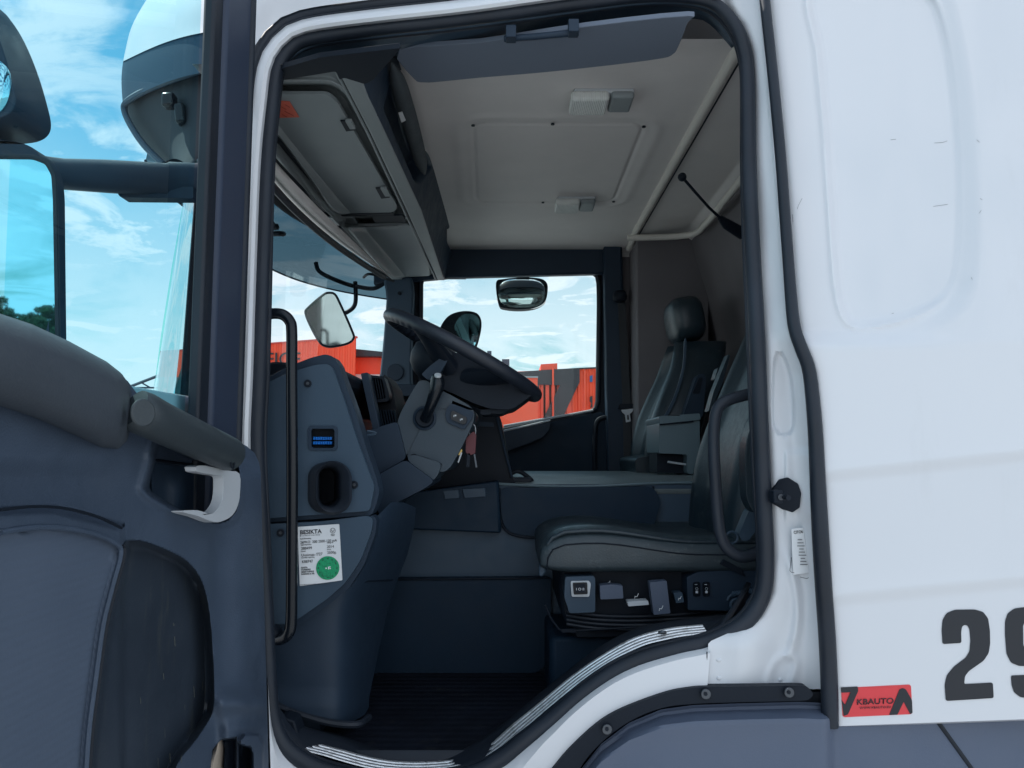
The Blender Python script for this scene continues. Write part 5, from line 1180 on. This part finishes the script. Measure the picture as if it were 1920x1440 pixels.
# storage box between the seats
bx = part('storage_box')
slab('box_body', rnd([(1236, 792), (1312, 788), (1313, 884), (1294, 890), (1289, 886), (1288, 852), (1236, 850)], 3), 2.62, .24, M['box'], bx, bev=.006)
slab('box_lid', rnd([(1235, 783), (1238, 780), (1312, 775), (1314, 787), (1237, 795)], 3), 2.61, .26, M['box'], bx, bev=.005)
MB().tube([P(x, y, 2.612) for x, y in ((1237, 796), (1300, 790))], .003, 6).build('lid_joint', M['black'], bx)
slab('box_inside', [(1232, 848), (1292, 848), (1292, 888), (1232, 886)], 2.68, .15, M['black'], bx)
MB().tube([P(x, y, 2.64) for x, y in ((1252, 866), (1287, 871))], .004, 8).build('box_catch', M['silver'], bx)
# ------------------------------------------------------------------ grab handles
gh = ptube('grab_handle', [(490, 592, 1.60), (512, 588, 1.60), (530, 590, 1.60), (543, 602, 1.60), (547, 622, 1.60), (547, 700, 1.60), (548, 900, 1.60), (547, 1100, 1.60), (546, 1165, 1.60), (542, 1186, 1.60), (528, 1198, 1.61), (498, 1200, 1.63)], .0120, M['gloss'], T, n=16)
MB().ball(P(513, 1186, 1.62), (.018, .02, .016), 10).box(P(506, 1203, 1.62), (.014, .03, .03)).build('handle_foot', M['black'], gh, bev=.003)
ptube('grab_handle', [(1426, 734, 1.66), (1400, 740, 1.655), (1368, 749, 1.65), (1350, 760, 1.65), (1341, 782, 1.65), (1338, 830, 1.65), (1341, 900, 1.65), (1346, 970, 1.65), (1352, 1005, 1.65), (1364, 1028, 1.65), (1386, 1043, 1.65), (1408, 1042, 1.655), (1432, 1034, 1.66)], .0130, M['rubber'], T, n=16)
# ------------------------------------------------------------------ what stands across the yard
def G(px, Y): return P(px, 850, Y).x
off = thing('office_building', 'red metal clad office building with dark lettering, seen through the windscreen', 'building', (G(560, 42), 42, 0))
def bl3(par, name, x0, x1, ytop0, ytop1, Y, depth, m, zb=0, sk=0, **k):
    a, b = P(x0, ytop0, Y), P(x1, ytop1, Y); o3 = Vector(par.location)
    return MB().prism([Vector(v) - o3 for v in ((a.x, Y, zb), (b.x, Y, zb), (b.x, Y, b.z), (a.x, Y, a.z))], (depth * sk, depth, 0)).build(name, m, par, **k)
w_ = bl3(off, 'wall', 300, 668, 660, 631, 42, 14, M['hred'], 0, -.23)
bl3(off, 'plinth', 298, 669, 707, 707, 41.9, .1, M['hgrey'])
pa = bl3(off, 'parapet', 300, 669, 658, 630, 41.85, .3, mat('parapet_flashing', (.55, .06, .04), .4), 0)
for v in pa.data.vertices:
    if v.co.z < 3: v.co.z = (P(300, 661, 42).z if v.co.x < 0 else P(669, 633.5, 42).z)
def ribs(par, x0, x1, Y, zf, m, pitch=.30, dep=.05, zb=0.3):
    o3 = Vector(par.location); a, b = P(x0, 850, Y).x, P(x1, 850, Y).x; n = int((b - a) / pitch); top = []; bo = []
    for i in range(n):
        for f, d in ((0, 0), (.35, 0), (.5, dep), (.85, dep)):
            x = a + (i + f) * pitch; z = zf(x); top.append(Vector((x, Y - d, z)) - o3); bo.append(Vector((x, Y - d, zb)) - o3)
    return MB().grid([bo, top]).build('ribbed_cladding', m, par, ang=10)
z0_, z1_ = P(300, 661, 42), P(668, 632, 42)
ribs(off, 302, 667, 41.95, lambda x: z0_.z + (z1_.z - z0_.z) * (x - z0_.x) / (z1_.x - z0_.x), M['hred'])
t_ = text('sign_lettering', 'OFFICE', 452, 686, 41.85, 25, M['ink'], off, rot=.01, sx=.98, ext=.05)
for v in t_.data.vertices: v.co -= Vector(off.location)
hall = thing('low_hall', 'low red hall with a dark eave, just right of the lettered office building', 'building', (G(700, 44), 44, 0))
bl3(hall, 'wall', 664, 800, 668, 676, 44, 12, M['hred'])
r_ = bl3(hall, 'eave', 664, 802, 654, 668, 43.4, .8, M['hblack']); 
for v in r_.data.vertices:
    if v.co.z < 3: v.co.z = P(700, 668, 43.4).z
bl3(hall, 'plinth', 664, 802, 702, 702, 43.9, .1, mat('pale_base', (.62, .64, .62), .7))
ware = thing('warehouse', 'large red warehouse with a huge black emblem painted on its wall', 'building', (G(1050, 36), 36, 0))
wb = bl3(ware, 'wall', 958, 1500, 697, 672, 36, 16, M['hred'])
z2_, z3_ = P(958, 697.5, 35.95), P(1500, 672.5, 35.95)
ribs(ware, 959, 1498, 35.95, lambda x: z2_.z + (z3_.z - z2_.z) * (x - z2_.x) / (z3_.x - z2_.x), M['hred'], .28)
bl3(ware, 'stair_tower', 1014, 1045, 683, 681, 35.9, 3, M['hred'])
def paint(name, poly, m, Y=35.78, d=.10): 
    o3 = Vector(ware.location); return MB().prism([P(x, y, Y) - o3 for x, y in poly], (0, d, 0)).build(name, m, wb)
paint('painted_emblem', [(958, 698), (1015, 694), (1087, 689.5), (1087, 716), (1060, 772), (1055, 790), (1020, 790), (1023, 776), (1050, 722), (1010, 721), (1012, 735), (958, 730)], M['hblack'])
paint('painted_emblem', [(1087, 689.5), (1300, 680), (1300, 684), (1087, 692)], M['hblack'])
paint('painted_letters', [(1106, 744), (1111, 742), (1111, 764), (1107, 764), (1109, 756), (1106, 752)], M['hblack'])
paint('painted_letters', [(1106, 705), (1111, 703), (1111, 716), (1106, 716)], mat('blue_sign', (.03, .12, .3), .6))
MB().tube([P(1037, y, 35.7) - Vector(ware.location) for y in (690, 800)], .05, 6).build('downpipe', M['hred'], ware)
ann = thing('red_annex', 'small red annex with a pale roof edge, in front of the warehouse', 'building', (G(960, 30), 30, 0))
bl3(ann, 'wall', 800, 1008, 706, 708, 30, 4, M['hred'])
bl3(ann, 'roof_edge', 798, 1009, 703.5, 705.5, 29.9, 4.2, M['hgrey'], P(900, 708, 29.9).z)
bl3(ann, 'window', 938, 953, 760, 760, 29.95, .05, M['sticker'], P(900, 775, 29.95).z)
for k in (1,): pass
# light poles
def pole(px, top, Y, label, lamp):
    o = thing('light_pole', label, 'light pole', (G(px, Y), Y, 0), group='poles above the roofs'); h = P(px, top, Y).z
    MB().cyl((0, 0, h / 2), (0, 0, 1), .07, h, 8, .04).build('mast', M['hgrey'], o); MB().box((0, 0, h), lamp).build('lamp_head', M['trim'], o, bev=.02)
pole(917, 664, 60, 'slim light pole rising above the red buildings, nearest the steering wheel', (.35, .25, .5))
pole(948, 682, 50, 'light pole with a round lamp head, closer to the stair tower of the warehouse', (.5, .3, .6))
# canopy at the far left, between door and deflector
cn = thing('open_canopy', 'open steel canopy with a pitched roof, far off beyond the open driver door', 'canopy', (G(268, 46), 46, 0))
o3 = Vector(cn.location); f_ = MB()
q = lambda x, y, Y=46: P(x, y, Y) - o3
f_.tube([q(248, 724), q(300, 704)], .07, 6).tube([q(250, 727), q(340, 727)], .06, 6).tube([q(266, 718), q(282, 727)], .05, 6); f_.build('roof_truss', M['trim'], cn)
MB().tube([q(246, 724), q(300, 703), q(345, 722)], .09, 6).build('roof_edge', M['trim'], cn)
for x in (266, 340): MB().tube([q(x, 727), Vector((q(x, 727).x, 0, 0))], .08, 8).build('post', M['trim'], cn)
# parked lorry mirror bracket seen over the dashboard: a low dark car roof
car = thing('parked_car', 'dark parked car whose roof shows just above the dashboard', 'car', (G(662, 24), 24, 0))
o3 = Vector(car.location)
pr = [(-2.1, .35), (-2.05, .75), (-1.2, .92), (-.55, 1.38), (.6, 1.42), (1.3, 1.0), (2.05, .85), (2.1, .35)]
cb = MB().prism([(x, 0, z) for x, z in pr], (0, 1.75, 0)).build('car_body', M['gloss'], car, bev=.08, seg=3)
MB().prism([(x, -.004, z) for x, z in ((-1.05, .93), (-.5, 1.32), (.55, 1.35), (1.1, 1.0))], (0, .003, 0)).build('side_window', M['black'], car)
for x in (-1.3, 1.3): MB().cyl((x, .1, .32), (0, 1, 0), .32, .22, 20).build('wheel', M['rubber'], car, bev=.03)
# ------------------------------------------------------------------ trees behind the camera, seen in the driver mirror
def tree(x, y, h, seed, label):
    rg = random.Random(seed); o = thing('tree', label, 'tree', (x, y, 0), group='trees along the yard, mirrored in the driver mirror')
    tk = MB().tube([(0, 0, 0), (.1, 0, h * .3), (-.05, .1, h * .6), (0, 0, h * .92)], [.28, .2, .12, .03], 8)
    for _ in range(9):
        a = rg.uniform(0, 6.28); z = rg.uniform(.35, .8) * h; tk.tube([(0, 0, z), (math.cos(a) * h * .14, math.sin(a) * h * .14, z + h * .08), (math.cos(a) * h * .22, math.sin(a) * h * .22, z + h * .16)], [.08, .05, .02], 5)
    tk.build('trunk', M['bark'], o)
    cr_ = MB()
    cl = [(rg.uniform(-.26, .26) * h, rg.uniform(-.26, .26) * h, rg.uniform(.38, .95) * h, rg.uniform(.07, .15) * h) for _ in range(26)]
    for cx, cy, cz, r in cl:
        for _ in range(95):
            v = Vector((rg.gauss(0, 1), rg.gauss(0, 1), rg.gauss(0, 1))).normalized() * r * rg.uniform(.5, 1.1); c = Vector((cx, cy, cz)) + v
            a, b = Vector((rg.gauss(0, 1), rg.gauss(0, 1), rg.gauss(0, 1))).normalized(), Vector((rg.gauss(0, 1), rg.gauss(0, 1), rg.gauss(0, 1))).normalized(); s = rg.uniform(.12, .26)
            cr_.add([c - a * s, c + b * s * .7, c + a * s, c - b * s * .7], [(0, 1, 2, 3)])
    cr_.build('crown', M['leaf'], o); return o
TREES = [(36.5, -93, 5.6, 'tallest tree of the mirrored row, at its left end'), (40.5, -95, 3.6, 'smallest bush-like tree of the mirrored row'),
         (43.0, -96.5, 4.7, 'round tree near the right end of the mirrored row'), (45.6, -97, 4.0, 'low tree at the right end of the mirrored row')]
cam_dir = None
for i, (x, y, h, lb) in enumerate(TREES): tree(x, y, h, 20 + i, lb)
